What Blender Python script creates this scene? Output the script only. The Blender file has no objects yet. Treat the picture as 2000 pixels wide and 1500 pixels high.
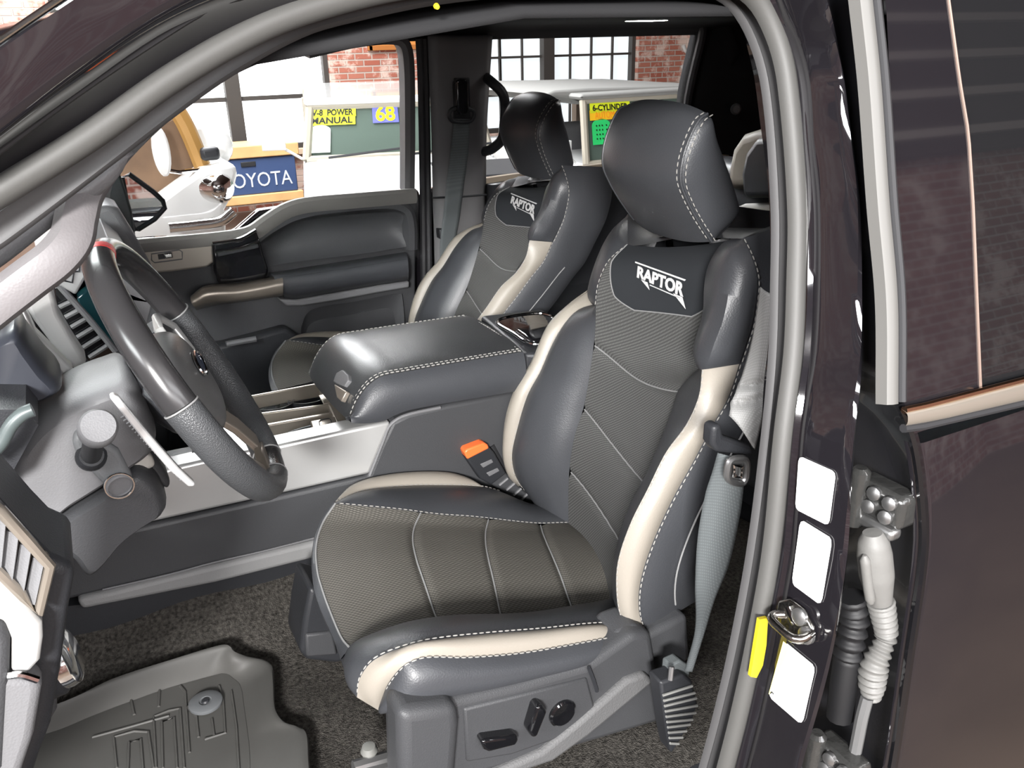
import bpy, math, random
import numpy as np
from mathutils import Vector, Matrix

random.seed(7)
SC = bpy.context.scene
COL = SC.collection

# ------------------------------------------------------------------ camera
# world: X = towards the truck's rear, Y = towards its passenger side, Z = up
FPX = 1656.0
CAMPOS = np.array([0.0, -0.45, 1.95])


def _rot(f, vl, vv):
    X = np.array([vl[0] - 1000, vl[1] - 750, f]); X /= np.linalg.norm(X)
    D = np.array([vv[0] - 1000, vv[1] - 750, f]); D -= D.dot(X) * X; D /= np.linalg.norm(D)
    Z = -D
    Y = np.cross(Z, X)
    return np.stack([X, Y, Z])


RC = _rot(FPX, (4450.0, 0.0), (1085.0, 4800.0))
cam_d = bpy.data.cameras.new('camera')
cam = bpy.data.objects.new('camera', cam_d)
COL.objects.link(cam)
cam_d.sensor_width = 36.0
cam_d.lens = FPX / 2000 * 36.0
cam_d.clip_start = 0.02
m3 = Matrix([[float(x) for x in row] for row in np.stack([RC[:, 0], -RC[:, 1], -RC[:, 2]], 1)])
cam.matrix_world = Matrix.Translation(Vector(CAMPOS)) @ m3.to_4x4()
SC.camera = cam

# ------------------------------------------------------------------ light, world, exposure
SC.view_settings.view_transform = 'Standard'
SC.view_settings.look = 'None'
SC.view_settings.gamma = 1.0
SC.view_settings.exposure = 0.0
SC.view_settings.use_curve_mapping = False

W = bpy.data.worlds.new('world')
SC.world = W
W.use_nodes = True
W.node_tree.nodes['Background'].inputs[0].default_value = (0.85, 0.93, 1.0, 1)
W.node_tree.nodes['Background'].inputs[1].default_value = 0.6


def area(name, loc, target, sx, sy, power, col=(1, 1, 1), spread=180):
    d = bpy.data.lights.new(name, 'AREA')
    d.shape = 'RECTANGLE'
    d.size = sx
    d.size_y = sy
    d.energy = power
    d.color = col
    d.spread = math.radians(spread)
    o = bpy.data.objects.new(name, d)
    COL.objects.link(o)
    o.location = loc
    v = Vector(target) - Vector(loc)
    o.rotation_euler = v.to_track_quat('-Z', 'Y').to_euler()
    return o


# shop lamps on the camera's side of the truck; low and wall lights are added
area('shop_lamp_key', (-1.25, -2.3, 2.62), (0.6, 0.8, 1.35), 0.55, 0.45, 345, (1.0, 0.985, 0.97))
area('shop_lamp_aisle', (1.6, -3.2, 3.4), (0.9, 0.4, 1.5), 3.0, 0.8, 110, (0.97, 0.98, 1.0))
area('added_fill_low', (0.1, -3.6, 2.35), (0.9, 1.6, 1.7), 2.4, 0.5, 70, (0.98, 0.99, 1.0))  # added fill light to brighten the passenger side of the cab, no real fixture
area('added_wall_wash', (2.5, -2.6, 4.7), (3.0, -4.0, 1.6), 6.0, 0.4, 200, (1.0, 0.96, 0.94))  # added light washing the near wall so its brick shows in the door
area('shop_lamp_front', (-3.4, -1.4, 3.6), (0.2, 1.0, 1.3), 2.0, 1.0, 230, (0.98, 0.98, 1.0))
# shop lamps over the cars beyond the truck
area('shop_lamp_far', (0.5, 6.2, 4.6), (0.8, 6.0, 0), 6.0, 2.5, 1150, (0.98, 0.99, 1.0))


# ------------------------------------------------------------------ pixel <-> place helpers (2000x1500 frame)
def ray(u, v):
    return RC @ np.array([(u - 1000) / FPX, (v - 750) / FPX, 1.0])


def py(u, v, y):
    d = ray(u, v); return CAMPOS + d * ((y - CAMPOS[1]) / d[1])


def px(u, v, x):
    d = ray(u, v); return CAMPOS + d * ((x - CAMPOS[0]) / d[0])


def pz(u, v, z):
    d = ray(u, v); return CAMPOS + d * ((z - CAMPOS[2]) / d[2])


def pplane(u, v, p, n):
    d = ray(u, v); n = np.array(n, float)
    return CAMPOS + d * (n.dot(np.array(p, float) - CAMPOS) / n.dot(d))


def side_y(z):                       # the truck's driver-side outer skin
    if z > 1.63:
        return (z - 1.63) * 0.27
    t = 1.63 - z
    return -0.20 * t + 0.22 * t * t


def pside(u, v, off=0.0):
    y = off
    for _ in range(30):
        p = py(u, v, y); y = side_y(p[2]) + off
    return py(u, v, y)


def pass_y(z):                       # inner face of the passenger side of the cab
    return 1.84 - max(0.0, z - 1.55) * 0.22


def ppass(u, v, off=0.0):
    y = 1.84
    for _ in range(30):
        p = py(u, v, y); y = pass_y(p[2]) + off
    return py(u, v, y)


def A(*pts):
    return np.array(pts, float)


# ------------------------------------------------------------------ curves
def spline(pts, n, closed=False):
    """Catmull-Rom through pts, resampled to n points by arc length"""
    P = np.array(pts, float)
    if len(P) == 2:
        t = np.linspace(0, 1, n)[:, None]
        return P[0] * (1 - t) + P[1] * t
    if closed:
        Q = np.vstack([P[-1], P, P[0], P[1]])
    else:
        Q = np.vstack([2 * P[0] - P[1], P, 2 * P[-1] - P[-2]])
    out = []
    for i in range(1, len(Q) - 2):
        p0, p1, p2, p3 = Q[i - 1], Q[i], Q[i + 1], Q[i + 2]
        d1 = max(np.linalg.norm(p1 - p0), 1e-6) ** .5
        d2 = max(np.linalg.norm(p2 - p1), 1e-6) ** .5
        d3 = max(np.linalg.norm(p3 - p2), 1e-6) ** .5
        m1 = (p2 - p1) + d2 * ((p1 - p0) / d1 / d1 * d1 - (p2 - p0) / (d1 + d2)) if False else (p2 - p0) * (d2 * d2 / (d1 * d1 + d2 * d2))
        m2 = (p3 - p1) * (d2 * d2 / (d2 * d2 + d3 * d3))
        for t in np.linspace(0, 1, 12, endpoint=False):
            h = 2 * t ** 3 - 3 * t ** 2 + 1, t ** 3 - 2 * t ** 2 + t, -2 * t ** 3 + 3 * t ** 2, t ** 3 - t ** 2
            out.append(h[0] * p1 + h[1] * m1 + h[2] * p2 + h[3] * m2)
    out.append(Q[-2])
    out = np.array(out)
    L = np.concatenate([[0], np.cumsum(np.linalg.norm(np.diff(out, axis=0), axis=1))])
    s = np.linspace(0, L[-1], n)
    return np.stack([np.interp(s, L, out[:, k]) for k in range(out.shape[1])], 1)


def pxl(pts, y):
    """pixels on planes of given y (one number, or start and end)"""
    n = len(pts)
    out = []
    for i, p in enumerate(pts):
        if len(p) == 3:
            yy = p[2]
        elif np.isscalar(y):
            yy = y
        else:
            yy = y[0] + (y[1] - y[0]) * i / max(1, n - 1)
        out.append(py(p[0], p[1], yy))
    return np.array(out)


def nrm(v):
    v = np.array(v, float); return v / max(1e-12, np.linalg.norm(v))


# ------------------------------------------------------------------ materials
MATS = {}


def mat(name, col, rough=.5, metal=0.0, spec=.5, coat=0.0, emis=None, es=0.0, trans=0.0, ior=1.45,
        wv=(.55, 1.9), bump=None, bscale=100.0, bstr=.2, bdist=.001, var=0.0, vscale=4.0, vramp=0.0, alpha=1.0, sheen=0.0, aniso=0):
    if name in MATS:
        return MATS[name]
    m = bpy.data.materials.new(name)
    m.use_nodes = True
    nt = m.node_tree
    b = nt.nodes['Principled BSDF']
    b.inputs['Base Color'].default_value = (*col, 1)
    b.inputs['Roughness'].default_value = rough
    b.inputs['Metallic'].default_value = metal
    b.inputs['Specular IOR Level'].default_value = spec
    b.inputs['IOR'].default_value = ior
    b.inputs['Coat Weight'].default_value = coat
    b.inputs['Coat Roughness'].default_value = .03
    b.inputs['Transmission Weight'].default_value = trans
    b.inputs['Sheen Weight'].default_value = sheen
    b.inputs['Alpha'].default_value = alpha
    if emis:
        b.inputs['Emission Color'].default_value = (*emis, 1)
        b.inputs['Emission Strength'].default_value = es
    L = nt.links.new
    tc = nt.nodes.new('ShaderNodeTexCoord')
    if bump:
        if bump == 'noise':
            t = nt.nodes.new('ShaderNodeTexNoise'); t.inputs['Scale'].default_value = bscale
            t.inputs['Detail'].default_value = 3; out = t.outputs['Fac']
        elif bump == 'grain':
            t = nt.nodes.new('ShaderNodeTexVoronoi'); t.inputs['Scale'].default_value = bscale; out = t.outputs['Distance']
        elif bump == 'weave':
            out = None
            for ax, sc in (('Y', bscale), ('DIAG', bscale * .8)):
                w = nt.nodes.new('ShaderNodeTexWave'); w.wave_type = 'BANDS'
                w.bands_direction = 'Y' if ax == 'Y' else 'DIAGONAL'
                w.inputs['Scale'].default_value = sc
                L(tc.outputs['Object'], w.inputs['Vector'])
                if out is None:
                    out = w.outputs['Fac']
                else:
                    mm = nt.nodes.new('ShaderNodeMath'); mm.operation = 'MULTIPLY'
                    L(out, mm.inputs[0]); L(w.outputs['Fac'], mm.inputs[1]); out = mm.outputs[0]
            rp = nt.nodes.new('ShaderNodeMix'); rp.data_type = 'RGBA'
            rp.inputs[6].default_value = (*[c * wv[0] for c in col], 1)
            rp.inputs[7].default_value = (*[c * wv[1] for c in col], 1)
            L(out, rp.inputs[0]); L(rp.outputs[2], b.inputs['Base Color'])
            t = None
        if t is not None:
            L(tc.outputs['Object'], t.inputs['Vector'])
        bp = nt.nodes.new('ShaderNodeBump')
        bp.inputs['Strength'].default_value = bstr
        bp.inputs['Distance'].default_value = bdist
        L(out, bp.inputs['Height']); L(bp.outputs[0], b.inputs['Normal'])
    if var > 0:
        n = nt.nodes.new('ShaderNodeTexNoise'); n.inputs['Scale'].default_value = vscale; n.inputs['Detail'].default_value = 6
        L(tc.outputs['Object'], n.inputs['Vector'])
        mx = nt.nodes.new('ShaderNodeMix'); mx.data_type = 'RGBA'
        mx.inputs[6].default_value = (*[max(0, c * (1 - var)) for c in col], 1)
        mx.inputs[7].default_value = (*[min(1, c * (1 + var)) for c in col], 1)
        if vramp > 0:
            rp_ = nt.nodes.new('ShaderNodeMapRange')
            rp_.inputs[1].default_value = .5 - vramp; rp_.inputs[2].default_value = .5 + vramp
            L(n.outputs['Fac'], rp_.inputs[0]); L(rp_.outputs[0], mx.inputs[0])
        else:
            L(n.outputs['Fac'], mx.inputs[0])
        L(mx.outputs[2], b.inputs['Base Color'])
    MATS[name] = m
    return m


def brick_mat(name, c1, c2, mortar, scale=1.0, axis='XZ', wear=.47):
    m = bpy.data.materials.new(name); m.use_nodes = True
    nt = m.node_tree; b = nt.nodes['Principled BSDF']; L = nt.links.new
    tc = nt.nodes.new('ShaderNodeTexCoord')
    sp = nt.nodes.new('ShaderNodeSeparateXYZ'); cb = nt.nodes.new('ShaderNodeCombineXYZ')
    L(tc.outputs['Object'], sp.inputs[0])
    L(sp.outputs[0 if axis == 'XZ' else 1], cb.inputs[0]); L(sp.outputs[2], cb.inputs[1])
    br = nt.nodes.new('ShaderNodeTexBrick')
    br.inputs['Scale'].default_value = scale
    br.inputs['Brick Width'].default_value = .22; br.inputs['Row Height'].default_value = .075
    br.inputs['Mortar Size'].default_value = .010; br.inputs['Mortar Smooth'].default_value = .3
    br.inputs['Color1'].default_value = (*c1, 1); br.inputs['Color2'].default_value = (*c2, 1)
    br.inputs['Mortar'].default_value = (*mortar, 1); br.inputs['Bias'].default_value = 0
    L(cb.outputs[0], br.inputs['Vector'])
    n = nt.nodes.new('ShaderNodeTexNoise'); n.inputs['Scale'].default_value = 3.2; n.inputs['Detail'].default_value = 8
    n.inputs['Roughness'].default_value = .7
    L(tc.outputs['Object'], n.inputs['Vector'])
    cr = nt.nodes.new('ShaderNodeValToRGB')
    cr.color_ramp.elements[0].position = wear; cr.color_ramp.elements[1].position = wear + .09
    L(n.outputs['Fac'], cr.inputs[0])
    mx = nt.nodes.new('ShaderNodeMix'); mx.data_type = 'RGBA'
    mx.inputs[7].default_value = (*[min(1, c * 1.5) for c in mortar], 1)
    ml = nt.nodes.new('ShaderNodeMath'); ml.operation = 'MULTIPLY'; ml.inputs[1].default_value = .8
    L(cr.outputs[0], ml.inputs[0]); L(ml.outputs[0], mx.inputs[0]); L(br.outputs['Color'], mx.inputs[6])
    L(mx.outputs[2], b.inputs['Base Color'])
    b.inputs['Roughness'].default_value = .9
    bp = nt.nodes.new('ShaderNodeBump'); bp.inputs['Distance'].default_value = .01
    L(br.outputs['Fac'], bp.inputs['Height']); bp.invert = True; L(bp.outputs[0], b.inputs['Normal'])
    MATS[name] = m
    return m


LEATHER = mat('black_leather', (.043, .045, .050), .40, spec=.5, bump='grain', bscale=420, bstr=.25, bdist=.0006, var=.12, vscale=9)
SUEDE = mat('dark_suede', (.022, .024, .027), .8, spec=.2, bump='noise', bscale=600, bstr=.2, bdist=.0004)
MESHFAB = mat('charcoal_mesh_fabric', (.086, .081, .071), .7, spec=.3, bump='weave', bscale=115, bstr=.5, bdist=.0006)
MESHBACK = mat('charcoal_ribbed_fabric', (.072, .072, .070), .75, spec=.3, bump='weave', bscale=115, bstr=.5, bdist=.0006)
STONE = mat('stone_leather', (.27, .245, .21), .42, spec=.5, bump='grain', bscale=450, bstr=.2, bdist=.0005)
THREAD = mat('grey_thread', (.30, .29, .27), .8)
PIPING = mat('grey_piping', (.20, .20, .20), .6)
PLAST = mat('charcoal_plastic', (.044, .045, .048), .5, spec=.45, bump='grain', bscale=520, bstr=.35, bdist=.0006)
PLASTD = mat('black_plastic', (.022, .023, .026), .45, spec=.4, bump='grain', bscale=520, bstr=.3, bdist=.0005)
PLASTL = mat('grey_plastic', (.13, .13, .135), .5, spec=.45, bump='grain', bscale=520, bstr=.3, bdist=.0006)
SATIN = mat('satin_silver', (.58, .58, .57), .32, metal=.55)
BRONZE = mat('satin_taupe', (.30, .265, .225), .3, metal=.6)
GLOSS = mat('gloss_black', (.006, .006, .007), .05, coat=.6)
PAINT = mat('black_paint', (.010, .009, .011), .06, spec=.7, coat=1.0)
PAINTJ = mat('black_body_paint', (.011, .011, .013), .22, spec=.5, coat=.3)
CHROME = mat('chrome', (.85, .85, .85), .08, metal=1)
DULLMET = mat('dull_metal', (.34, .34, .34), .35, metal=.9)
RUBBER = mat('black_rubber', (.020, .020, .022), .6)
SEALG = mat('grey_weatherstrip', (.060, .059, .056), .55, bump='noise', bscale=300, bstr=.15, bdist=.0005)
SEALD = mat('dark_weatherstrip', (.055, .054, .055), .6, bump='noise', bscale=300, bstr=.15, bdist=.0005)
MATRUB = mat('grey_mat_rubber', (.060, .0585, .055), .62, bump='noise', bscale=160, bstr=.2, bdist=.0006, var=.15, vscale=14)
CARPET = mat('black_carpet', (.052, .048, .043), .95, spec=.1, bump='noise', bscale=420, bstr=1.0, bdist=.005, var=.6, vscale=170, vramp=.20)
HEADL = mat('dark_headliner', (.020, .020, .021), .9, spec=.1, bump='noise', bscale=700, bstr=.3, bdist=.0005)
PILLAR = mat('dark_pillar_trim', (.12, .118, .12), .65, bump='noise', bscale=500, bstr=.2, bdist=.0005)
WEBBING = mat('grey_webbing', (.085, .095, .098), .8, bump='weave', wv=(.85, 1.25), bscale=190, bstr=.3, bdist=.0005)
WHITE = mat('white_sticker', (.93, .93, .92), .5)
YELLOW = mat('yellow_sticker', (.40, .32, .015), .5)
ORANGE = mat('orange_plastic', (.85, .16, .04), .35)
GLASS = mat('clear_glass', (1, 1, 1), .0, trans=1.0, ior=1.0)
TINT = mat('tinted_glass', (.010, .010, .011), .02, spec=.6, coat=.5)


# ------------------------------------------------------------------ objects
ORG = {}


def thing(name, label, cat, loc=(0, 0, 0), group=None):
    o = bpy.data.objects.new(name, None)
    o.empty_display_size = .05
    COL.objects.link(o)
    o.location = loc
    o['label'] = label
    o['category'] = cat
    if group:
        o['group'] = group
    ORG[o.name] = np.array(loc, float)
    return o


def tag(o, label=None, cat=None, group=None, kind=None):
    if label: o['label'] = label
    if cat: o['category'] = cat
    if group: o['group'] = group
    if kind: o['kind'] = kind
    return o


class MB:
    def __init__(s):
        s.v = []; s.f = []

    def add(s, v, f):
        k = len(s.v)
        s.v += [tuple(float(c) for c in p) for p in v]
        s.f += [tuple(i + k for i in q) for q in f]
        return s

    def grid(s, G, cu=False, cv=False):
        G = np.asarray(G); n, m = G.shape[:2]
        f = []
        for i in range(n if cu else n - 1):
            for j in range(m if cv else m - 1):
                a, b = i, (i + 1) % n; c, d = j, (j + 1) % m
                f.append((a * m + c, a * m + d, b * m + d, b * m + c))
        return s.add(G.reshape(-1, 3), f)

    def cap(s, loop, flip=False):
        loop = list(loop)
        return s.add(loop, [tuple(range(len(loop)))[::-1] if flip else tuple(range(len(loop)))])

    def tube(s, path, r, n=10, closed=False, caps=True):
        P = np.array(path, float); N = len(P)
        rr = np.full(N, r) if np.isscalar(r) else np.array(r, float)
        T = np.gradient(P, axis=0) if not closed else (np.roll(P, -1, 0) - np.roll(P, 1, 0))
        T = T / np.maximum(1e-12, np.linalg.norm(T, axis=1))[:, None]
        ref = np.array([0, 0, 1.]) if abs(T[0][2]) < .9 else np.array([0, 1., 0])
        u = nrm(np.cross(T[0], ref)); G = []
        for i in range(N):
            u = nrm(u - T[i] * u.dot(T[i])); w = np.cross(T[i], u)
            a = np.linspace(0, 2 * np.pi, n, endpoint=False)
            G.append(P[i] + rr[i] * (np.cos(a)[:, None] * u + np.sin(a)[:, None] * w))
        G = np.array(G)
        s.grid(G, cu=closed, cv=True)
        if caps and not closed:
            s.cap(G[0]); s.cap(G[-1], True)
        return s

    def sweep(s, path, prof, out, closed=False, caps=True):
        """prof: (a,b) pairs, a across (in plane, T x out), b along out"""
        P = np.array(path, float); N = len(P)
        T = np.gradient(P, axis=0) if not closed else (np.roll(P, -1, 0) - np.roll(P, 1, 0))
        G = []
        for i in range(N):
            t = nrm(T[i]); o = np.array(out[i] if np.ndim(out) > 1 else out, float)
            o = nrm(o - t * o.dot(t)); a = np.cross(t, o)
            G.append([P[i] + a * q[0] + o * q[1] for q in prof])
        G = np.array(G)
        s.grid(G, cu=closed, cv=True)
        if caps and not closed:
            s.cap(G[0]); s.cap(G[-1], True)
        return s

    def box(s, c, sz, R=None):
        c = np.array(c, float); h = np.array(sz, float) / 2
        v = np.array([(x, y, z) for x in (-1, 1) for y in (-1, 1) for z in (-1, 1)]) * h
        if R is not None:
            v = v @ np.asarray(R).T
        return s.add(v + c, [(0, 1, 3, 2), (4, 6, 7, 5), (0, 4, 5, 1), (2, 3, 7, 6), (0, 2, 6, 4), (1, 5, 7, 3)])

    def prism(s, poly, vec):
        P = np.array(poly, float); n = len(P); Q = P + np.array(vec, float)
        f = [tuple(range(n))[::-1], tuple(range(n, 2 * n))]
        f += [(i, (i + 1) % n, n + (i + 1) % n, n + i) for i in range(n)]
        return s.add(np.vstack([P, Q]), f)

    def lathe(s, prof, c, ax, n=28, caps=True):
        """prof: (r, h) pairs along axis ax from c"""
        ax = nrm(ax); ref = np.array([0, 0, 1.]) if abs(ax[2]) < .9 else np.array([1., 0, 0])
        u = nrm(np.cross(ax, ref)); w = np.cross(ax, u); a = np.linspace(0, 2 * np.pi, n, endpoint=False)
        G = np.array([np.array(c) + ax * h + r * (np.cos(a)[:, None] * u + np.sin(a)[:, None] * w) for r, h in prof])
        s.grid(G, cv=True)
        if caps:
            s.cap(G[0], True); s.cap(G[-1])
        return s

    def build(s, name, m, parent=None, smooth=True, bevel=0.0, seg=2, kind=None, angle=40, recalc=True):
        me = bpy.data.meshes.new(name)
        V = np.array(s.v, float).reshape(-1, 3)
        if parent is not None:
            V = V - ORG[parent.name]
        me.from_pydata(V.tolist(), [], s.f)
        me.materials.append(m)
        if recalc:
            import bmesh
            bm = bmesh.new(); bm.from_mesh(me)
            bmesh.ops.remove_doubles(bm, verts=bm.verts, dist=1e-6)
            bmesh.ops.recalc_face_normals(bm, faces=bm.faces)
            bm.to_mesh(me); bm.free()
        o = bpy.data.objects.new(name, me)
        COL.objects.link(o)
        if parent is not None:
            o.parent = parent
            ORG[o.name] = ORG[parent.name]
        else:
            ORG[o.name] = np.zeros(3)
        if smooth:
            for p in me.polygons:
                p.use_smooth = True
            try:
                me.set_sharp_from_angle(angle=math.radians(angle))
            except Exception:
                pass
        if bevel > 0:
            bv = o.modifiers.new('bevel', 'BEVEL'); bv.width = bevel; bv.segments = seg; bv.limit_method = 'ANGLE'
            bv.angle_limit = math.radians(35)
            bv.harden_normals = False
        if kind:
            o['kind'] = kind
        return o


def thick(mb_or_obj, t, off=-1):
    md = mb_or_obj.modifiers.new('thickness', 'SOLIDIFY')
    md.thickness = t; md.offset = off
    return mb_or_obj


# ------------------------------------------------------------------ upholstery patches
def loft(curves, n, m, lin=False):
    """surface through curves (each resampled to n), m samples across"""
    C = np.array([spline(c, n) for c in curves])
    if len(curves) == 2 or lin:
        t = np.linspace(0, len(C) - 1, m)
        i = np.minimum(t.astype(int), len(C) - 2); f = (t - i)[:, None, None]
        G = C[i] * (1 - f) + C[i + 1] * f
        return np.transpose(G, (1, 0, 2))
    G = np.array([spline(C[:, i], m) for i in range(n)])
    return G


def coons(Ac, Bc, C0, C1, n, m):
    a = spline(Ac, n); b = spline(Bc, n); c = spline(C0, m); d = spline(C1, m)
    s = np.linspace(0, 1, m)[None, :, None]; t = np.linspace(0, 1, n)[:, None, None]
    return ((1 - s) * a[:, None] + s * b[:, None] + (1 - t) * c[None] + t * d[None]
            - ((1 - s) * (1 - t) * a[0] + s * (1 - t) * b[0] + (1 - s) * t * a[-1] + s * t * b[-1]))


def puff(G, h, outward, pw=2.0, ends=True, seams=None, gd=.004, gw=.03):
    """swell a patch between its pinned edges; seams = rows (0..1) pulled in like quilting"""
    n, m = G.shape[:2]
    s = np.linspace(-1, 1, m); t = np.linspace(-1, 1, n)
    prof = 1 - np.abs(s) ** pw
    endw = (1 - np.abs(t) ** 8) if ends is True else (1 - ((t + 1) / 2) ** 7 if ends == 'last' else np.ones(n))
    du = np.gradient(G, axis=0); dv = np.gradient(G, axis=1)
    N = np.cross(du, dv); N /= np.maximum(1e-9, np.linalg.norm(N, axis=2))[:, :, None]
    o = np.array(outward, float)
    if (N.reshape(-1, 3) @ o).sum() < 0:
        N = -N
    H = h * prof[None, :] * endw[:, None]
    if seams is not None:
        T = np.linspace(0, 1, n)[:, None]
        for f in seams:
            c = f(np.linspace(0, 1, m))[None, :]
            H = H - gd * np.exp(-((T - c) / gw) ** 2)
    return G + N * H[:, :, None]


def stitches(name, paths, parent, r=.0011, dash=.0065, gap=.0035, m=None, lift=(0, 0, 0)):
    for P in paths:
        mb = MB()
        P = np.array(P, float) + np.array(lift)
        L = np.concatenate([[0], np.cumsum(np.linalg.norm(np.diff(P, axis=0), axis=1))])
        x = 0
        while x + dash < L[-1]:
            q = np.stack([np.interp(np.linspace(x, x + dash, 3), L, P[:, k]) for k in range(3)], 1)
            mb.tube(q, np.array([r * .6, r, r * .6]), 5)
            x += dash + gap
        mb.build(name, m or THREAD, parent, recalc=False)


def text_mesh(body, mapfn, name, m, parent, ext=.0, size=1.0, spacing=1.0, offset=0.0, thickdir=None):
    """letters laid on a surface: mapfn takes (0..1, 0..1) to a place"""
    cu = bpy.data.curves.new('lettering_curve', 'FONT')
    cu.body = body; cu.size = 1.0; cu.space_character = spacing; cu.offset = offset; cu.resolution_u = 3
    to = bpy.data.objects.new('lettering_curve', cu)
    COL.objects.link(to)
    dg = bpy.context.evaluated_depsgraph_get()
    me = bpy.data.meshes.new_from_object(to.evaluated_get(dg))
    bpy.data.objects.remove(to)
    V = np.array([v.co[:] for v in me.vertices])
    F = [tuple(p.vertices) for p in me.polygons]
    bpy.data.meshes.remove(me)
    lo = V.min(0); hi = V.max(0)
    U = (V[:, :2] - lo[:2]) / (hi[:2] - lo[:2])
    mb = MB().add([mapfn(a, b) for a, b in U], F)
    o = mb.build(name, m, parent, smooth=False)
    if ext:
        thick(o, ext, 0)
    return o


def bil(p00, p10, p11, p01):
    p00, p10, p11, p01 = [np.array(p, float) for p in (p00, p10, p11, p01)]
    return lambda a, b: (1 - a) * (1 - b) * p00 + a * (1 - b) * p10 + a * b * p11 + (1 - a) * b * p01
# ================================================================== the showroom
BRICK = brick_mat('old_brick', (.34, .10, .065), (.42, .16, .11), (.46, .37, .32))
BRICKN = brick_mat('old_brick_aisle', (.22, .05, .035), (.30, .09, .06), (.50, .41, .38), wear=.50)
BRICKY = brick_mat('old_brick_side', (.32, .10, .07), (.40, .15, .10), (.45, .36, .32), axis='YZ')
CONC = mat('sealed_concrete', (.115, .084, .063), .35, spec=.4, var=.35, vscale=1.4)
DARKWOOD = mat('dark_stained_wood', (.035, .020, .017), .6, var=.4, vscale=3)
SASHM = mat('dark_steel_sash', (.045, .04, .036), .6)
PANE = mat('bright_frosted_pane', (.45, .48, .49), .4, emis=(.91, .97, 1.0), es=.86)
PANEW = mat('sunlit_frosted_pane', (.9, .95, .96), .4, emis=(1.0, 1.0, 1.0), es=2.2)
CONCS = mat('warm_sill_stone', (.55, .42, .30), .8)

YW = 10.5


def struct(mb, name, m, bevel=0):
    return tag(mb.build(name, m, smooth=False, bevel=bevel), kind='structure')


struct(MB().box((3, 3.3, -.05), (26, 15.4, .1)), 'floor', CONC)
struct(MB().box((3, 3, 5.05), (26, 18, .1)), 'ceiling', DARKWOOD)
struct(MB().box((-7.1, 3, 2.5), (.2, 17.4, 5)), 'wall_left', BRICKY)
struct(MB().box((14.1, 3, 2.5), (.2, 17.4, 5)), 'wall_right', BRICKY)
wn = struct(MB().box((3, -4.1, 1.6), (20, .2, 3.2)), 'wall_near', BRICKN)
struct(MB().box((3, -4.05, 4.1), (20, .3, 1.8)), 'trim_1', DARKWOOD)
mb = MB()
for k in range(5):
    mb.box((3, -3.86, 3.35 + .33 * k), (20, .05, .07))
struct(mb, 'trim_2', mat('pale_rail', (.42, .38, .36), .6))

# far wall: brick piers between tall steel-sash windows
xa = py(640, 120, YW)[0]; xb = xa + 2.05
xc = py(1241, 110, YW)[0]; xd = xc + 3.0
sill = .72; topz = 4.3
for i, (x0, x1) in enumerate(((xa, xb), (xc, xd))):
    struct(MB().box(((x0 + x1) / 2, YW + .1, 2.5), (x1 - x0, .34, 5)), 'wall_far_pier' if i == 0 else 'wall_far_pier.001', BRICK)
struct(MB().box((xa - 2.95 - 3.5, YW + .1, 2.5), (7.0, .34, 5)), 'wall_far_pier', BRICK)
struct(MB().box((3, YW + .15, sill / 2), (20, .3, sill)), 'wall_far', BRICK)
struct(MB().box((3, YW + .15, (topz + 5) / 2), (20, .3, 5 - topz)), 'wall_far_head', BRICK)


def sash(name, x0, x1, mull, vbars, hbars, pane):
    z0, z1 = sill, topz
    fr = MB()
    for x in (x0 + .03, x1 - .03):
        fr.box((x, YW + .05, (z0 + z1) / 2), (.06, .1, z1 - z0))
    for z in (z0 + .03, z1 - .03):
        fr.box(((x0 + x1) / 2, YW + .05, z), (x1 - x0, .1, .06))
    for x in mull:
        fr.box((x, YW + .02, (z0 + z1) / 2), (.17, .12, z1 - z0))
    for x in vbars:
        fr.box((x, YW + .05, (z0 + z1) / 2), (.022, .04, z1 - z0))
    for z, t in hbars:
        fr.box(((x0 + x1) / 2, YW + .05, z), (x1 - x0, .045, t))
    w = struct(fr, name, SASHM)
    g = MB().box(((x0 + x1) / 2, YW + .12, (z0 + z1) / 2), (x1 - x0, .02, z1 - z0)).build('window_panes', pane, w, smooth=False)
    return w


xm = py(460, 220, YW)[0]
sash('window_1', xa - 2.95, xa, [xm], [], [(1.33, .05), (2.3, .03), (3.2, .03)], PANEW)
xm2 = py(1070, 110, YW)[0]
vb = [py(u, 120, YW)[0] for u in (980, 1023, 1117, 1158, 1199)]
sash('window_2', xb, xc, [xm2], vb + [xb + .35], [(py(1000, 112, YW)[2], .03), (py(1000, 183, YW)[2], .06), (1.85 + .52, .03), (2.9, .06), (3.5, .03)], PANE)
sash('window_3', xd, xd + 3.5, [xd + 1.7], [xd + .6, xd + 1.15, xd + 2.3, xd + 2.9], [(1.2, .06), (1.7, .03), (2.3, .03)], PANE)
struct(MB().box(((xa - 2.95 + xa) / 2, YW - .02, sill - .03), (2.95, .24, .06)), 'sill_1', CONCS)

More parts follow.
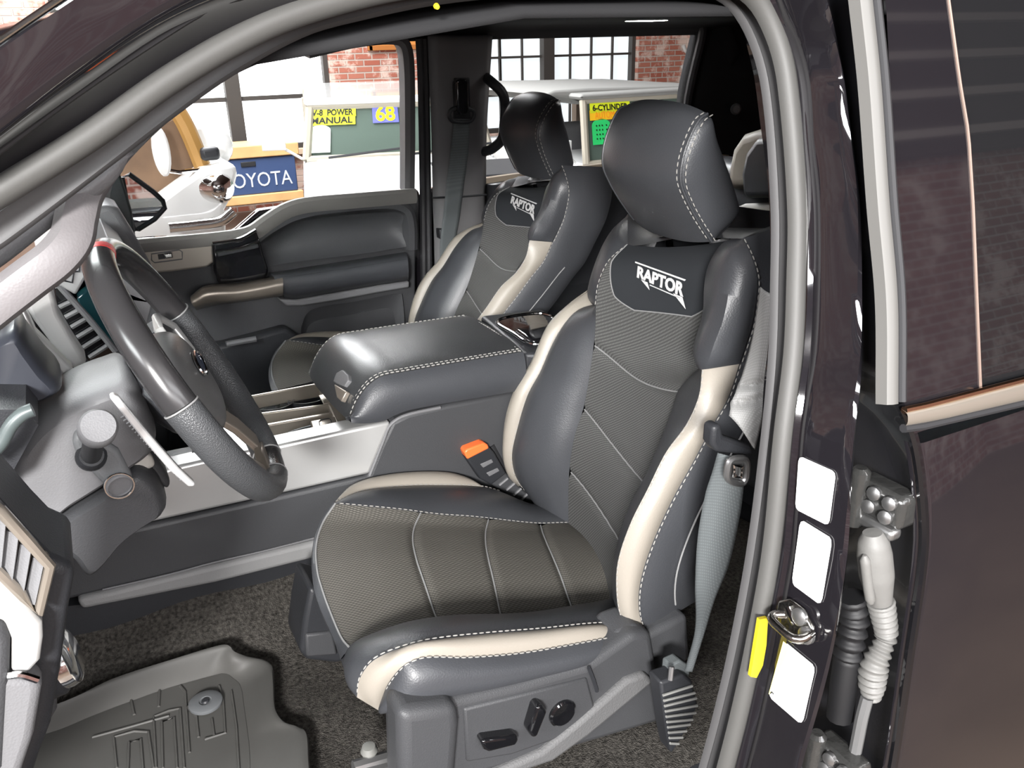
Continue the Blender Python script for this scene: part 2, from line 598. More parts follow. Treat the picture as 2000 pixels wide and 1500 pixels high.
# carved wooden panel on the brick pier
t = thing('wooden_sign', 'orange carved wooden sign fixed high on the brick pier', 'sign', (py(722, 85, YW - .1)[0], YW - .1, 1.83))
o = t.location
SIGNW = mat('orange_varnished_wood', (.62, .26, .07), .4, var=.3, vscale=8)
MB().box((o.x + .42, o.y + .03, o.z + .36), (.84, .05, .70)).build('board', SIGNW, t, bevel=.01)
mb = MB()
for z in (.03, .69):
    mb.box((o.x + .42, o.y, o.z + z), (.88, .05, .06))
for x in (0, .84):
    mb.box((o.x + x, o.y, o.z + .36), (.06, .05, .72))
for k in range(5):
    a = np.linspace(0, 2 * np.pi, 16)
    mb.tube(np.stack([o.x + .1 + .16 * k + .05 * np.cos(a), o.y - .0 * a, o.z + .2 + .05 * np.sin(a) + .06 * (k % 2)], 1), .012, 6)
mb.build('carved_frame', mat('dark_varnish', (.40, .15, .04), .4), t, bevel=.006)

# fire-sprinkler pipework beside the right-hand brick pier
t = thing('wall_pipework', 'pale vertical pipes with elbows on the brick pier at right', 'pipes', (xc + .95, YW - .12, 1.0))
o = t.location
PIPE = mat('pale_painted_pipe', (.55, .54, .52), .5)
MB().tube([(o.x, o.y, .3), (o.x, o.y, 4.4)], .045).build('riser', PIPE, t)
for z in (1.15, 1.42, 1.7, 2.0):
    MB().tube(spline([(o.x, o.y, z), (o.x - .14, o.y - .03, z), (o.x - .2, o.y - .03, z + .09)], 8), .028).build('branch', PIPE, t)

# blue tailgate bench
BLUE = mat('blue_painted_steel', (.045, .075, .17), .35)
OAK = mat('varnished_plank', (.62, .38, .17), .5, var=.3, vscale=5)
yT = 9.4
pA = py(452, 312, yT); pB = py(578, 372, yT)
x0 = pA[0] - .55; x1 = pB[0] + .03; zt = pA[2]; zb = pB[2]
t = thing('tailgate_bench', 'bench with a blue pickup tailgate front lettered in pale capitals by the window wall', 'bench', (x0, yT, 0))
MB().box(((x0 + x1) / 2, yT + .03, (zt + zb) / 2), (x1 - x0, .06, zt - zb)).build('tailgate', BLUE, t, bevel=.012)
MB().box(((x0 + x1) / 2 + .1, yT - .004, zt - .06), (.16, .02, .05)).build('latch_handle', PLASTD, t, bevel=.004)
MB().box(((x0 + x1) / 2, yT + .25, zt + .07), (x1 - x0 + .1, .55, .13)).build('top_plank', OAK, t, bevel=.01)
MB().box(((x0 + x1) / 2, yT + .02, zb - .05), (x1 - x0 + .1, .1, .10)).build('lower_plank', OAK, t, bevel=.01)
for x in (x0 + .05, x1 - .05):
    MB().box((x, yT + .3, (zt + .07) / 2), (.07, .4, zt + .07)).build('leg', OAK, t, bevel=.006)
tl = py(432, 350, yT)[0]; tr_ = py(571, 350, yT)[0]; tb = py(500, 365, yT)[2]; tt = py(500, 337, yT)[2]
text_mesh('TOYOTA', lambda a, b: (tl + a * (tr_ - tl), yT - .003, tb + b * (tt - tb)), 'lettering',
          mat('pale_letter_paint', (.55, .58, .62), .5), t, ext=.004)

# ------------------------------------------------------------------ parked vehicles beyond the truck
WPAINT = mat('white_car_paint', (.82, .83, .82), .12, coat=.8)
CARGLASS = mat('greenish_car_glass', (.10, .135, .115), .04, spec=.6)
SOFTTOP = mat('grey_soft_top', (.26, .26, .25), .8, bump='noise', bscale=60, bstr=.2)
TAUPE = mat('taupe_frame_paint', (.36, .33, .27), .4)
TYRE = mat('tyre_rubber', (.02, .02, .02), .8)
NEONY = mat('fluorescent_yellow_card', (.80, .90, .03), .5)
NEONG = mat('green_price_card', (.03, .62, .16), .5)
PALEG = mat('pale_green_price_card', (.72, .92, .75), .5)
BLUEC = mat('blue_number_card', (.13, .14, .62), .5)
INK = mat('black_ink', (.01, .01, .01), .5)
YEL = mat('yellow_ink', (.95, .85, .01), .5)
ORGI = mat('orange_card', (.95, .30, .02), .5)


def wheel(parent, c, r=.36, w=.22, ax=(1, 0, 0)):
    wobj = MB().lathe([(r * .55, -w / 2), (r * .92, -w / 2), (r, -w / 3), (r, w / 3), (r * .92, w / 2), (r * .55, w / 2)], c, ax).build('wheel', TYRE, parent)
    MB().lathe([(.02, w / 2 - .03), (r * .35, w / 2 - .03), (r * .5, w / 2 - .01), (r * .57, w / 2 - .03), (r * .57, -w / 2 + .03), (.02, -w / 2 + .03)], c, ax, 20).build('hub', CHROME, wobj)


def rot2(c, a):
    ca, sa = math.cos(a), math.sin(a)
    return lambda x, y, z: np.array([c[0] + x * ca - y * sa, c[1] + x * sa + y * ca, z])


tv = qv = None


# white boxy utility seen through the passenger window
def utility(name, label, yw, xl, xr, zc, zr, top, roofmat, framem, hoodlen=1.45):
    t = thing(name, label, 'car', (xl, yw, 0))
    wd = xr - xl
    mb = MB()                                                # tub with door-top opening
    mb.prism([(xl, yw - hoodlen, .55), (xl, yw - hoodlen, zc - .13), (xl, yw - .5, zc - .04), (xl, yw, zc), (xl, yw + 2.5, zc), (xl, yw + 2.5, .55)], (wd, 0, 0))
    mb.build('body', WPAINT, t, bevel=.05, seg=3)
    hd = MB().prism([(xl + .1, yw - hoodlen + .05, zc - .11), (xl + .1, yw - hoodlen + .05, zc - .09), (xl + .1, yw - .12, zc + .02), (xl + .1, yw - .12, zc - .02)], (wd - .2, 0, 0)).build('hood', WPAINT, t, bevel=.015)
    gr = MB()
    for k in range(7):
        gr.box((xl + .45 + k * (wd - .9) / 6, yw - hoodlen - .01, zc - .36), (.05, .03, .26))
    gr.build('grille', PLASTD, t)
    for x in (xl + .22, xr - .22):
        MB().lathe([(.09, 0), (.09, .03), (.05, .05), (.0, .055)], (x, yw - hoodlen, zc - .33), (0, -1, 0), 20, caps=False).build('headlamp', CHROME, t)
    # windscreen: frame, glass, cowl
    f0, f1 = np.array([xl + .03, yw - .02, zc]), np.array([xl + .09, yw + .14, zr])
    fr = MB()
    q = [f0, f1, f1 + [wd - .18, 0, 0], f0 + [wd - .06, 0, 0]]
    for a, b in ((0, 1), (1, 2), (2, 3), (3, 0)):
        fr.tube([q[a], q[b]], .032, 8)
    fr.build('windshield_frame', framem, t)
    g = MB().prism(q, (0, .008, 0)).build('windshield', CARGLASS, t, smooth=False)
    MB().tube([f0 + [.15, -.05, .02], f0 + [.75, -.06, .07]], .009, 6).tube([f0 + [wd * .55, -.05, .02], f0 + [wd * .55 + .55, -.06, .07]], .009, 6).build('wiper', PLASTD, t)
    MB().box((xl + wd / 2, yw + 1.3, zr + .03), (wd - .1, 2.4, .05)).build('roof', roofmat, t, bevel=.03, seg=3)
    for x in (xl + .06, xr - .06):
        for y in (yw + 1.05, yw + 2.42):
            MB().box((x, y, (zc + zr) / 2), (.06, .1, zr - zc + .02)).build('roof_post', framem, t)
    for x in (xl + .45, xr - .45):
        MB().box((x, yw + 1.0, zc + .0), (.48, .14, .5)).build('front_seat', PLASTL, t, bevel=.05, seg=3)
    bp = MB().box((xl + wd / 2, yw - hoodlen - .1, .62), (wd + .06, .14, .16)).build('bumper', CHROME, t, bevel=.03)
    for x in (xl + .1, xr - .1):
        for y in (yw - hoodlen + .55, yw + 1.9):
            wheel(t, (x, y, .38), .38, .24)
    for x, s in ((xl, -1), (xr, 1)):
        MB().tube([(x, yw + .1, zc), (x + s * .14, yw + .02, zc + .1)], .012, 6).box((x + s * .18, yw + .02, zc + .14), (.16, .04, .13)).build('door_mirror', WPAINT, t, bevel=.015)
    return t, q


def card(parent, q, u0, u1, w0, w1, m, name='price_card', arch=False):
    if parent is tv:
        q = qv                        # its own, unturned frame
    f = bil(q[0], q[3], q[2], q[1])
    d = np.array([0, -.012, 0])
    if arch:
        a = np.linspace(0, np.pi, 10)
        pts = [(u0, w0), (u1, w0)] + [((u0 + u1) / 2 + (u1 - u0) / 2 * math.cos(t), w1 - .1 + .1 * math.sin(t)) for t in a]
    else:
        pts = [(u0, w0), (u1, w0), (u1, w1), (u0, w1)]
    o = MB().prism([f(a, b) + d for a, b in pts], (0, .003, 0)).build(name, m, parent, smooth=False)
    return o, (lambda a, b: f(u0 + (u1 - u0) * a, w0 + (w1 - w0) * b) + d * 1.25)


yV = 5.6
xl = py(589, 300, yV)[0]
zc = py(650, 309, yV)[2]; zr = py(650, 208, yV)[2]
tv, qv = utility('utility_wagon', 'white boxy off-roader with yellow and blue windshield cards beyond the passenger window', yV, xl, xl + 1.36, zc, zr, 0, WPAINT, TAUPE)
VA = -math.radians(15)
tv.rotation_euler.z = VA
rv = rot2((xl, yV), VA)
q = [rv(p[0] - xl, p[1] - yV, p[2]) for p in qv]


def uvq(q, u, v):                    # pixel -> windscreen fraction
    n = np.cross(q[1] - q[0], q[3] - q[0])
    p = pplane(u, v, q[0], n)
    b = (p[2] - q[0][2]) / (q[1][2] - q[0][2])
    l = q[0] + (q[1] - q[0]) * b; r = q[3] + (q[2] - q[3]) * b
    return (p[0] - l[0]) / (r[0] - l[0]), b


def pcard(t, q, pa, pb, m, arch=False, name='price_card'):
    u0, w1 = uvq(q, *pa); u1, w0 = uvq(q, *pb)
    return card(t, q, u0, u1, w0, w1, m, name, arch)


o, f = pcard(tv, q, (604, 212), (695, 226), NEONY)
text_mesh('V-8  POWER', lambda a, b: f(.06 + .88 * a, .15 + .7 * b), 'lettering', INK, o, offset=.03)
o, f = pcard(tv, q, (603, 227), (694, 242), NEONY)
text_mesh('MANUAL', lambda a, b: f(.06 + .88 * a, .15 + .7 * b), 'lettering', INK, o, offset=.03)
o, f = pcard(tv, q, (604, 245), (645, 297), PALEG, True)
o, f = pcard(tv, q, (726, 204), (779, 238), BLUEC, name='number_card')
text_mesh('68', lambda a, b: f(.12 + .76 * a, .08 + .84 * b), 'lettering', YEL, o, offset=.03)
hp = MB().box((xl + 1.12, yV - .75, zc - .015), (.56, .7, .03)).build('hood_panel', PLASTD, tv, bevel=.008)

# open-sided off-roader with the grey soft top
yV2 = 5.7
xl = py(1137, 300, yV2)[0]
zc = py(1180, 318, yV2)[2]; zr = py(1180, 197, yV2)[2]
tj, q = utility('soft_top_jeep', 'white off-roader with a grey soft top and green price card beyond the rear window', yV2, xl, xl + 1.5, zc, zr, 0, SOFTTOP, TAUPE)
# canvas edge overhanging to the left
P = [py(u, v, yV2 + .3) for u, v in ((1062, 186), (1085, 176), (1150, 172), (1330, 168), (1400, 166), (1400, 196), (1330, 194), (1150, 196), (1130, 205), (1110, 192))]
MB().prism(P, (0, 1.9, 0)).build('canvas_top', SOFTTOP, tj, bevel=.02)
o, f = pcard(tj, q, (1150, 201), (1230, 216), NEONY)
text_mesh('6-CYLINDER', lambda a, b: f(.06 + .88 * a, .2 + .6 * b), 'lettering', INK, o, offset=.03)
o, f = pcard(tj, q, (1150, 216), (1229, 230), mat('amber_card', (.95, .55, .02), .5))
text_mesh('AUTOMATIC', lambda a, b: f(.12 + .8 * a, .15 + .7 * b), 'lettering', ORGI, o)
o, f = pcard(tj, q, (1154, 233), (1194, 280), NEONG, True)
for k in range(4):
    text_mesh('- - -  -', lambda a, b, k=k: f(.2 + .6 * a, .2 + .17 * k + .06 * b), 'lettering', INK, o)

# white classic saloon at the far left with a chrome mirror
yS = 4.4
t = thing('classic_car', 'white classic car with an oval door mirror, nosing past the truck at left', 'car', (.3, yS, 0))
P = [py(u, v, yS) for u, v in ((305, 395), (350, 362), (396, 330), (430, 322), (456, 318), (466, 336), (456, 380), (440, 410))]
x0 = P[0][0] - .6; xe_ = P[-1][0]
P += [np.array([xe_ - .05, yS, .45]), np.array([x0, yS, .45]), np.array([x0, yS, P[0][2]])]
MB().prism(P, (0, 1.5, 0)).build('body', WPAINT, t, bevel=.05, seg=3)
P = [py(u, v, yS + .2) for u, v in ((200, 430), (230, 300), (262, 262), (330, 225), (352, 222), (400, 330), (380, 360), (300, 420))]
MB().prism(P, (0, .9, 0)).build('cabin', mat('tan_interior', (.13, .075, .04), .6, var=.6, vscale=6), t, bevel=.03)
fr = [py(u, v, yS + .15) for u, v in ((345, 215), (360, 240), (378, 280), (396, 326))]
MB().tube(spline(fr, 10), .045, 8).build('windshield_pillar', mat('gold_brown_trim', (.36, .20, .06), .4), t)
P = [py(u, v, yS + .35) for u, v in ((352, 240), (420, 225), (455, 270), (462, 300), (440, 330), (400, 330))]
MB().prism(P, (0, .5, 0)).build('fender', WPAINT, t, bevel=.06, seg=3)
c = py(316, 297, yS - .1)
mb = MB(); a = np.linspace(0, 2 * np.pi, 24, endpoint=False)
mb.prism([c + [.043 * math.cos(x), 0, .125 * math.sin(x)] for x in a], (0, .05, 0))
mi = mb.build('door_mirror', WPAINT, t, bevel=.012)
MB().tube([py(322, 332, yS - .08), py(350, 336, yS), py(405, 330, yS + .1)], .012, 8).build('mirror_arm', CHROME, t)
c = py(438, 368, yS - .03)
MB().lathe([(.0, .03), (.05, .025), (.075, .0), (.08, -.02), (.08, -.1)], c, (.8, -1, 0), 24, caps=False).build('headlamp', CHROME, t)
MB().tube(spline([py(u, v, yS - .12) for u, v in ((330, 445), (380, 440), (430, 432), (456, 412))], 20), .03, 10).build('bumper', CHROME, t)
wheel(t, py(438, 445, yS + .3) * np.array([1, 1, 0]) + np.array([0, 0, .33]), .33, .2, (1, .25, 0))
wheel(t, (x0 + .2, yS + .4, .33), .33, .2, (0, -1, 0))
wheel(t, (x0 + .2, yS + 1.2, .33), .33, .2, (0, 1, 0))
c = py(410, 300, yS + .1)
MB().box(c, (.1, .06, .07)).build('badge', PLASTD, t, bevel=.02)
# ================================================================== the truck's cab
T = thing('pickup_truck', 'black crew-cab pickup truck with its driver door open, filling the frame', 'pickup truck', (.6, 1.0, 0))


def rows_at(tab, vs):
    t = np.array(tab, float)
    return np.interp(vs, t[:, 0], t[:, 1])


# --- weatherstrips round the driver's door opening
LIGHT = [(-90, 432), (0, 378), (175, 270), (350, 147), (525, 50), (665, 2), (800, -28), (1000, -50), (1250, -62), (1395, -52),
         (1476, -10), (1520, 66), (1543, 160), (1562, 400), (1560, 560), (1554, 693), (1535, 847), (1511, 1080), (1477, 1267), (1446, 1407), (1418, 1515), (1390, 1620)]
INNER = [(-90, 508), (0, 448), (175, 317), (350, 184), (455, 113), (595, 40), (700, 11), (850, -19), (1000, -34), (1200, -40), (1350, -42),
         (1432, -14), (1482, 58), (1513, 168), (1531, 400), (1530, 560), (1526, 693), (1512, 847), (1482, 1080), (1447, 1267), (1414, 1407), (1384, 1515), (1352, 1620)]
PL = spline([pside(u, v, .085) for u, v in LIGHT], 160)
PI = spline([pside(u, v, .115) for u, v in INNER], 160)
out = (0.05, -1, .12)
prof_l = [(-.008, -.012), (-.0095, -.004), (-.007, .003), (-.002, .005), (.003, .0035), (.0055, .001), (.008, -.003), (.008, -.008)]
prof_i = [(-.011, -.014), (-.0115, -.005), (-.008, .001), (-.001, .0), (.003, -.002), (.007, .0), (.0098, -.003), (.0098, -.008)]
MB().sweep(PL, prof_l, out).build('door_opening_seal', SEALG, T, angle=60)
MB().sweep(PI, prof_i, out).build('inner_opening_trim', SEALD, T, angle=60)

c = pside(852, 12, .105)
MB().lathe([(.0, .003), (.0018, .0025), (.0024, 0)], c, (0, -1, -.3), 10, caps=False).build('yellow_paint_dot', mat('yellow_dot', (.8, .55, .02), .5), T)
# --- A-pillar and roof rail outside the seal (gloss paint, with a rain gutter step)
l0 = [pside(u, v, .09) for u, v in ((-90, 405), (0, 345), (160, 242), (330, 125), (430, 70), (540, 26), (640, 2), (780, -25), (1000, -45), (1250, -55), (1420, -50))]
l1 = [pside(u, v, .075) for u, v in ((-90, 375), (0, 312), (155, 205), (320, 92), (420, 40), (540, -5), (640, -30), (780, -55), (1000, -78), (1250, -88), (1420, -85))]
l2 = [pside(u, v, .035) for u, v in ((-90, 330), (0, 262), (140, 150), (290, 45), (400, -15), (520, -60), (640, -85), (780, -110), (1000, -130), (1250, -140), (1420, -140))]
l3 = [pside(u, v, .03) for u, v in ((-90, 300), (0, 228), (130, 118), (280, 15), (390, -50), (510, -95), (640, -120), (780, -145), (1000, -165), (1250, -180), (1420, -185))]
l4 = [pside(u, v, .02) for u, v in ((-90, 160), (0, 98), (60, 56), (140, 2), (250, -70), (400, -150), (600, -210), (800, -250), (1000, -280), (1250, -300), (1420, -310))]
MB().grid(loft([l0, l1, l2, l3, l4], 60, 24)).build('roof_rail', PAINT, T)
gut = spline([pside(u, v, .062) for u, v in ((-90, 350), (0, 285), (150, 175), (310, 68), (410, 10), (540, -35))], 40)
MB().tube(gut, .004, 8).build('gutter_seal', RUBBER, T)
roofline = spline([l + np.array([0, .004, .004]) for l in l4], 50)
MB().tube(roofline[:26], .0022, 8).build('roof_moulding', CHROME, T)

# roof skin and headliner
xs = np.linspace(-.02, 2.35, 12); G = []
for x in xs:
    row = []
    for k, y in enumerate(np.linspace(.17, 1.86, 14)):
        row.append((x, y, 2.035 - .018 * ((y - 1.01) / .85) ** 4 - (.28 * max(0, .35 - x) ** 1.5)))
    G.append(row)
thick(MB().grid(G).build('roof_panel', PAINT, T), .012)
G = []
for x in np.linspace(.12, 2.3, 10):
    row = [(x, .215, 1.972), (x, .3, 1.985)] + [(x, y, 1.99) for y in np.linspace(.5, 1.55, 8)] + [(x, 1.68, 1.985), (x, 1.735, 1.972), (x, 1.765, 1.952)]
    G.append([(a, b, c - .30 * max(0, .32 - a) ** 1.4) for a, b, c in row])
thick(MB().grid(G).build('headliner', HEADL, T), .008)

# passenger-side header rail above the windows
hd = [ppass(u, v, 0) for u, v in ((540, 92), (640, 78), (700, 76), (790, 70), (820, 78), (960, 78), (985, 64), (1010, 57), (1180, 52), (1340, 46), (1380, 60), (1420, 150))]
hu = [p + np.array([0, -.05, .075]) for p in hd]
thick(MB().grid(loft([hd, hu], 50, 3)).build('header_rail', HEADL, T), .03, 1)

# passenger B-pillar trim
lft = [ppass(u, v, -.02) for u, v in ((835, 70), (838, 150), (842, 250), (845, 384), (848, 480), (850, 640))]
rgt = [ppass(u, v, -.02) for u, v in ((962, 70), (957, 150), (952, 230), (950, 300), (950, 384), (955, 480), (960, 640))]
Gp = puff(loft([lft, rgt], 30, 9), .022, (0, -1, 0), 4, ends=False)
thick(MB().grid(Gp).build('pillar_trim', PILLAR, T), .07, 1)
bp = MB()
for L in (((818, 74), (822, 150), (826, 384), (828, 560)), ((829, 74), (832, 150), (836, 384), (838, 560))):
    bp.tube(spline([ppass(u, v, -.01) for u, v in L], 20), .010, 8)
bp.build('pillar_seal', RUBBER, T)
mb = MB().tube(spline([ppass(u, v, -.045) for u, v in ((845, 386), (900, 384), (950, 380))], 8), .003, 6)
mb.build('trim_seam', PLASTD, T)

# assist handle on the rear of the passenger B-pillar
hp = [ppass(u, v, o) for u, v, o in ((950, 152, -.03), (962, 162, -.07), (980, 180, -.09), (986, 200, -.09), (985, 240, -.09), (980, 272, -.09), (962, 290, -.07), (946, 296, -.03))]
MB().tube(spline(hp, 30), .014, 10).build('assist_handle', PLASTD, T)

# passenger C-pillar, back wall of the cab
cl = [ppass(u, v, 0) for u, v in ((1362, 40), (1368, 60), (1352, 130), (1338, 200), (1330, 330), (1330, 420))]
cr = [p + np.array([.55, -.05, 0]) for p in cl]
thick(MB().grid(loft([cl, cr], 20, 6)).build('rear_pillar_trim', HEADL, T), .05, 1)
mb = MB().tube(spline([p + np.array([0, -.012, 0]) for p in cl], 20), .013, 8)
mb.build('rear_window_seal', RUBBER, T)
MB().box((2.36, 1.0, 1.42), (.06, 1.8, 1.15)).build('cab_back_wall', HEADL, T)
MB().lathe([(.0, .012), (.012, .01), (.018, 0)], ppass(1437, 213, -.05), (-.5, -1, 0), 16, caps=False).build('coat_hook', PLASTL, T)

# cargo dome lamp on the headliner
c = np.array(pplane(1243, 22, (0, 0, 1.984), (0, 0, 1)))
c = py(1243, 23, 1.45)
dl = MB().box(c + [0, 0, .004], (.16, .10, .016)).build('dome_lamp', PLASTD, T, bevel=.006)
MB().box(c + [.03, -.002, -.012], (.085, .075, .020)).build('dome_lamp_lens', mat('lit_lamp_lens', (1, 1, 1), .3, emis=(1, .98, .95), es=35), dl, bevel=.004)

# --- driver's B-pillar with its door jamb
vs = np.array([-90, -30, 27, 90, 160, 270, 400, 560, 693, 780, 847, 940, 1010, 1080, 1170, 1267, 1340, 1407, 1470, 1540, 1620])
c0t = [(-90, 1460), (-30, 1487), (27, 1512), (90, 1540), (160, 1558), (400, 1578), (560, 1577), (693, 1569), (847, 1545), (1000, 1532), (1080, 1524), (1267, 1490), (1407, 1460), (1520, 1432), (1620, 1405)]
c2t = [(-90, 1595), (-30, 1610), (27, 1622), (90, 1634), (160, 1648), (400, 1677), (560, 1682), (693, 1682), (780, 1676), (847, 1668), (940, 1662), (1080, 1654), (1170, 1643), (1267, 1626), (1360, 1605), (1450, 1578), (1620, 1530)]
u0 = rows_at(c0t, vs); u2 = rows_at(c2t, vs)
C0 = []; C1 = []; C2 = []; C3 = []
for v, a, b in zip(vs, u0, u2):
    p = pside(a, v, .082)
    C0.append(p)
    q = px(b, v, p[0] + .012)
    C2.append(q)
    C3.append(q + np.array([.016, .13, 0]))
C0 = np.array(C0); C2 = np.array(C2); C3 = np.array(C3)
Cm1 = C0 + np.array([.03, .03, 0])
Ca = C0 * .90 + C2 * .10 + np.array([.004, 0, 0])
Cb = C0 * .80 + C2 * .20 + np.array([.0, 0, 0])
Cc = C0 * .12 + C2 * .88 + np.array([-.001, -.000, 0])
Gj = np.stack([Cm1, C0, Ca, Cb, Cc, C2, C2 + np.array([.010, .010, 0]), C3], 1)
Gj = np.stack([spline(Gj[:, j], 90) for j in range(Gj.shape[1])], 1)
Gs = np.array([spline(r, 40) for r in Gj])
MB().grid(Gs).build('door_jamb', PAINT, T)


def jamb(u, v, off=.0015):
    i = np.interp(v, vs, np.arange(len(vs)))
    k = int(min(len(vs) - 2, i)); f = i - k
    a = C0[k] * (1 - f) + C0[k + 1] * f; b = C2[k] * (1 - f) + C2[k + 1] * f
    n = nrm(np.cross(b - a, [0, 0, 1])); n = n if n[0] < 0 else -n
    return pplane(u, v, (a + b) / 2 + n * (.001 + off), n), n


for quad, m, nm in (([(1561, 890), (1633, 922), (1619, 1027), (1554, 994)], WHITE, 'white_jamb_label'),
                    ([(1564, 1014), (1626, 1052), (1604, 1182), (1547, 1140)], WHITE, 'white_jamb_label'),
                    ([(1532, 1252), (1593, 1302), (1567, 1416), (1502, 1360)], WHITE, 'white_jamb_label')):
    cu = sum(q[0] for q in quad) / 4; cv = sum(q[1] for q in quad) / 4
    c, n = jamb(cu, cv, .0012)
    P = [jamb(a, b, .0012)[0] for a, b in quad]
    n = nrm(np.cross(P[1] - P[0], P[3] - P[0])); n = n if n[0] < 0 else -n
    R = []
    for i in range(4):                                # rounded corners
        p, q, r = P[i - 1], P[i], P[(i + 1) % 4]
        R += [q + (p - q) * .1, q + (p - q) * .03 + (r - q) * .03, q + (r - q) * .1]
    o = MB().prism(R, n * .0008).build(nm, m, T, smooth=False)
    if cv > 1200:
        f = bil(P[0], P[1], P[2], P[3])
        e = n * .0012
        MB().prism([f(0, 0) + e, f(.2, 0) + e, f(.02, .95) + e, f(-.0, .95) + e], n * .0004).build('yellow_label_edge', mat('pale_yellow_ink', (.88, .85, .30), .5), o, smooth=False)
        MB().tube(spline([f(.04, .93) + e, f(.06, .885) + e, f(.12, .90) + e], 8), .0006, 5).build('printed_mark', INK, o)
        MB().prism([f(.45, .28) + e, f(.8, .28) + e, f(.8, .5) + e, f(.45, .5) + e], n * .0004).build('faint_label_print', mat('faint_print', (.90, .88, .72), .5), o, smooth=False)
q = [(1484, 1210), (1500, 1207), (1497, 1260), (1490, 1300), (1478, 1324), (1466, 1322)]
P = [pside(a, b, .073) for a, b in q]
MB().prism(P, (.0, .004, 0)).build('yellow_jamb_label', YELLOW, T, smooth=False)

# striker
P = [jamb(u, v, .002)[0] for u, v in ((1526, 1172), (1548, 1168), (1576, 1190), (1594, 1226), (1590, 1256), (1562, 1258), (1534, 1232), (1520, 1200))]
n = nrm(np.cross(P[2] - P[0], P[5] - P[0])); n = n if n[0] < 0 else -n
WORN = mat('worn_chrome', (.42, .41, .39), .22, metal=1, bump='noise', bscale=70, bstr=.5, bdist=.003)
st = MB().prism(P, n * .005).build('door_striker', WORN, T, bevel=.002)
lp = [jamb(u, v, o)[0] for u, v, o in ((1586, 1236, .006), (1570, 1246, .016), (1548, 1246, .022), (1522, 1226, .022), (1506, 1208, .018), (1514, 1200, .012), (1532, 1200, .006))]
MB().tube(spline(lp, 30), .0042, 10).build('striker_loop', WORN, st)
for u, v in ((1564, 1204), (1578, 1240)):
    c, n2 = jamb(u, v, .006)
    MB().lathe([(.0085, 0), (.0085, .004), (.005, .006), (.0, .006)], c, n, 14, caps=False).build('striker_bolt', DULLMET, st)
MB().tube([jamb(1538, 1186, .009)[0], jamb(1552, 1220, .009)[0]], .0028, 8).build('striker_rib', CHROME, st)

# --- cab floor, tunnel, sill, bulkhead
MB().box((.8, 1.06, .90), (3.1, 1.76, .07)).build('cab_floor', PLASTD, T)
G = []
for i, x in enumerate(np.linspace(-.55, 1.2, 60)):
    row = []
    for y in np.linspace(.20, .93, 36):
        z = .945 + .10 * max(0, (y - .80) / .13) ** 2 - .03 * max(0, (.30 - y) / .1) + .006 * math.sin(x * 23 + y * 17) * math.sin(y * 19)
        z += .10 * max(0, (-.18 - x)) * 2
        row.append((x, y, z))
    G.append(row)
MB().grid(G).build('floor_carpet', CARPET, T)
MB().box((.8, .155, .93), (2.9, .11, .07)).build('door_sill', PLAST, T, bevel=.012)
MB().box((.8, .05, .78), (3.2, .12, .30)).build('rocker_panel', PAINT, T, bevel=.03)
MB().box((.8, 1.95, .78), (3.2, .10, .30)).build('far_rocker_panel', PAINT, T, bevel=.03)
MB().box((-.70, 1.06, 1.15), (.05, 1.75, .75)).build('bulkhead', PLASTD, T)
MB().prism([(-.72, .16, .62), (-.72, .16, 1.44), (-.95, .16, 1.46), (-2.35, .16, 1.36), (-2.5, .16, 1.2), (-2.5, .16, .62)], (0, 1.72, 0)).build('front_body', PAINT, T, bevel=.06, seg=3)
MB().prism([(2.42, .02, .72), (2.42, .02, 1.55), (4.1, .02, 1.55), (4.1, .02, .72)], (0, 1.96, 0)).build('cargo_bed', PAINT, T, bevel=.05, seg=3)
MB().box((.8, 1.0, .66), (6.2, .9, .16)).build('chassis', RUBBER, T)
for x in (-1.55, 3.25):
    for y, s in ((.16, -1), (1.86, 1)):
        wheel(T, (x, y, .43), .43, .30, (0, s, 0))

# windscreen and the pillar on its far side
ws = [l4[0], l4[1], l4[3], l4[4]]
wsg = loft([[p + np.array([-.004, .01, .0]) for p in (l4[0] + (l4[0] - l4[2]) * 1.5, l4[1], l4[3], l4[4])],
            [np.array([-.75, 1.0, 1.43]), np.array([-.32, 1.0, 1.74]), np.array([.02, 1.0, 1.93]), np.array([.06, 1.0, 2.0])],
            [np.array([-.60, 1.9, 1.43]), np.array([-.2, 1.85, 1.72]), np.array([.1, 1.8, 1.9]), np.array([.2, 1.78, 1.98])]], 16, 20)
wo = MB().grid(wsg).build('windshield_glass', mat('windshield_pane', (.80, .88, .85), .0, trans=1.0, ior=1.0), T)
ap = [ppass(u, v, .02) for u, v in ((186, 440), (196, 345), (300, 225), (430, 130), (560, 72))]
MB().sweep(spline(ap, 24), [(-.03, -.03), (-.035, .01), (0, .03), (.03, .01), (.03, -.03)], (0, -1, 0)).build('far_windshield_pillar', PILLAR, T)

# --- driver's A-pillar trim with grab handle
tr = loft([[pside(u, v, .15) for u, v in ((-90, 545), (0, 486), (100, 410), (190, 346), (262, 300))],
           [pside(u, v, .17) for u, v in ((-90, 575), (0, 512), (90, 440), (180, 385), (225, 345))]], 24, 6)
thick(MB().grid(puff(tr, .006, (0, -1, 0))).build('windshield_pillar_trim', PLASTL, T), .02, 1)
ph = [pside(u, v, o) for u, v, o in ((-90, 664, .15), (0, 592, .14), (60, 546, .135), (112, 506, .135), (142, 468, .14), (152, 425, .15), (164, 378, .165), (190, 330, .175))]
ph = spline(ph, 50)
MB().sweep(ph, [(-.012, -.010), (-.0145, .0), (-.010, .008), (.001, .010), (.010, .006), (.0135, -.003), (.012, -.012)], out).build('pillar_grab_handle', mat('mauve_grey_plastic', (.135, .127, .13), .45, bump='grain', bscale=520, bstr=.2, bdist=.0005), T)

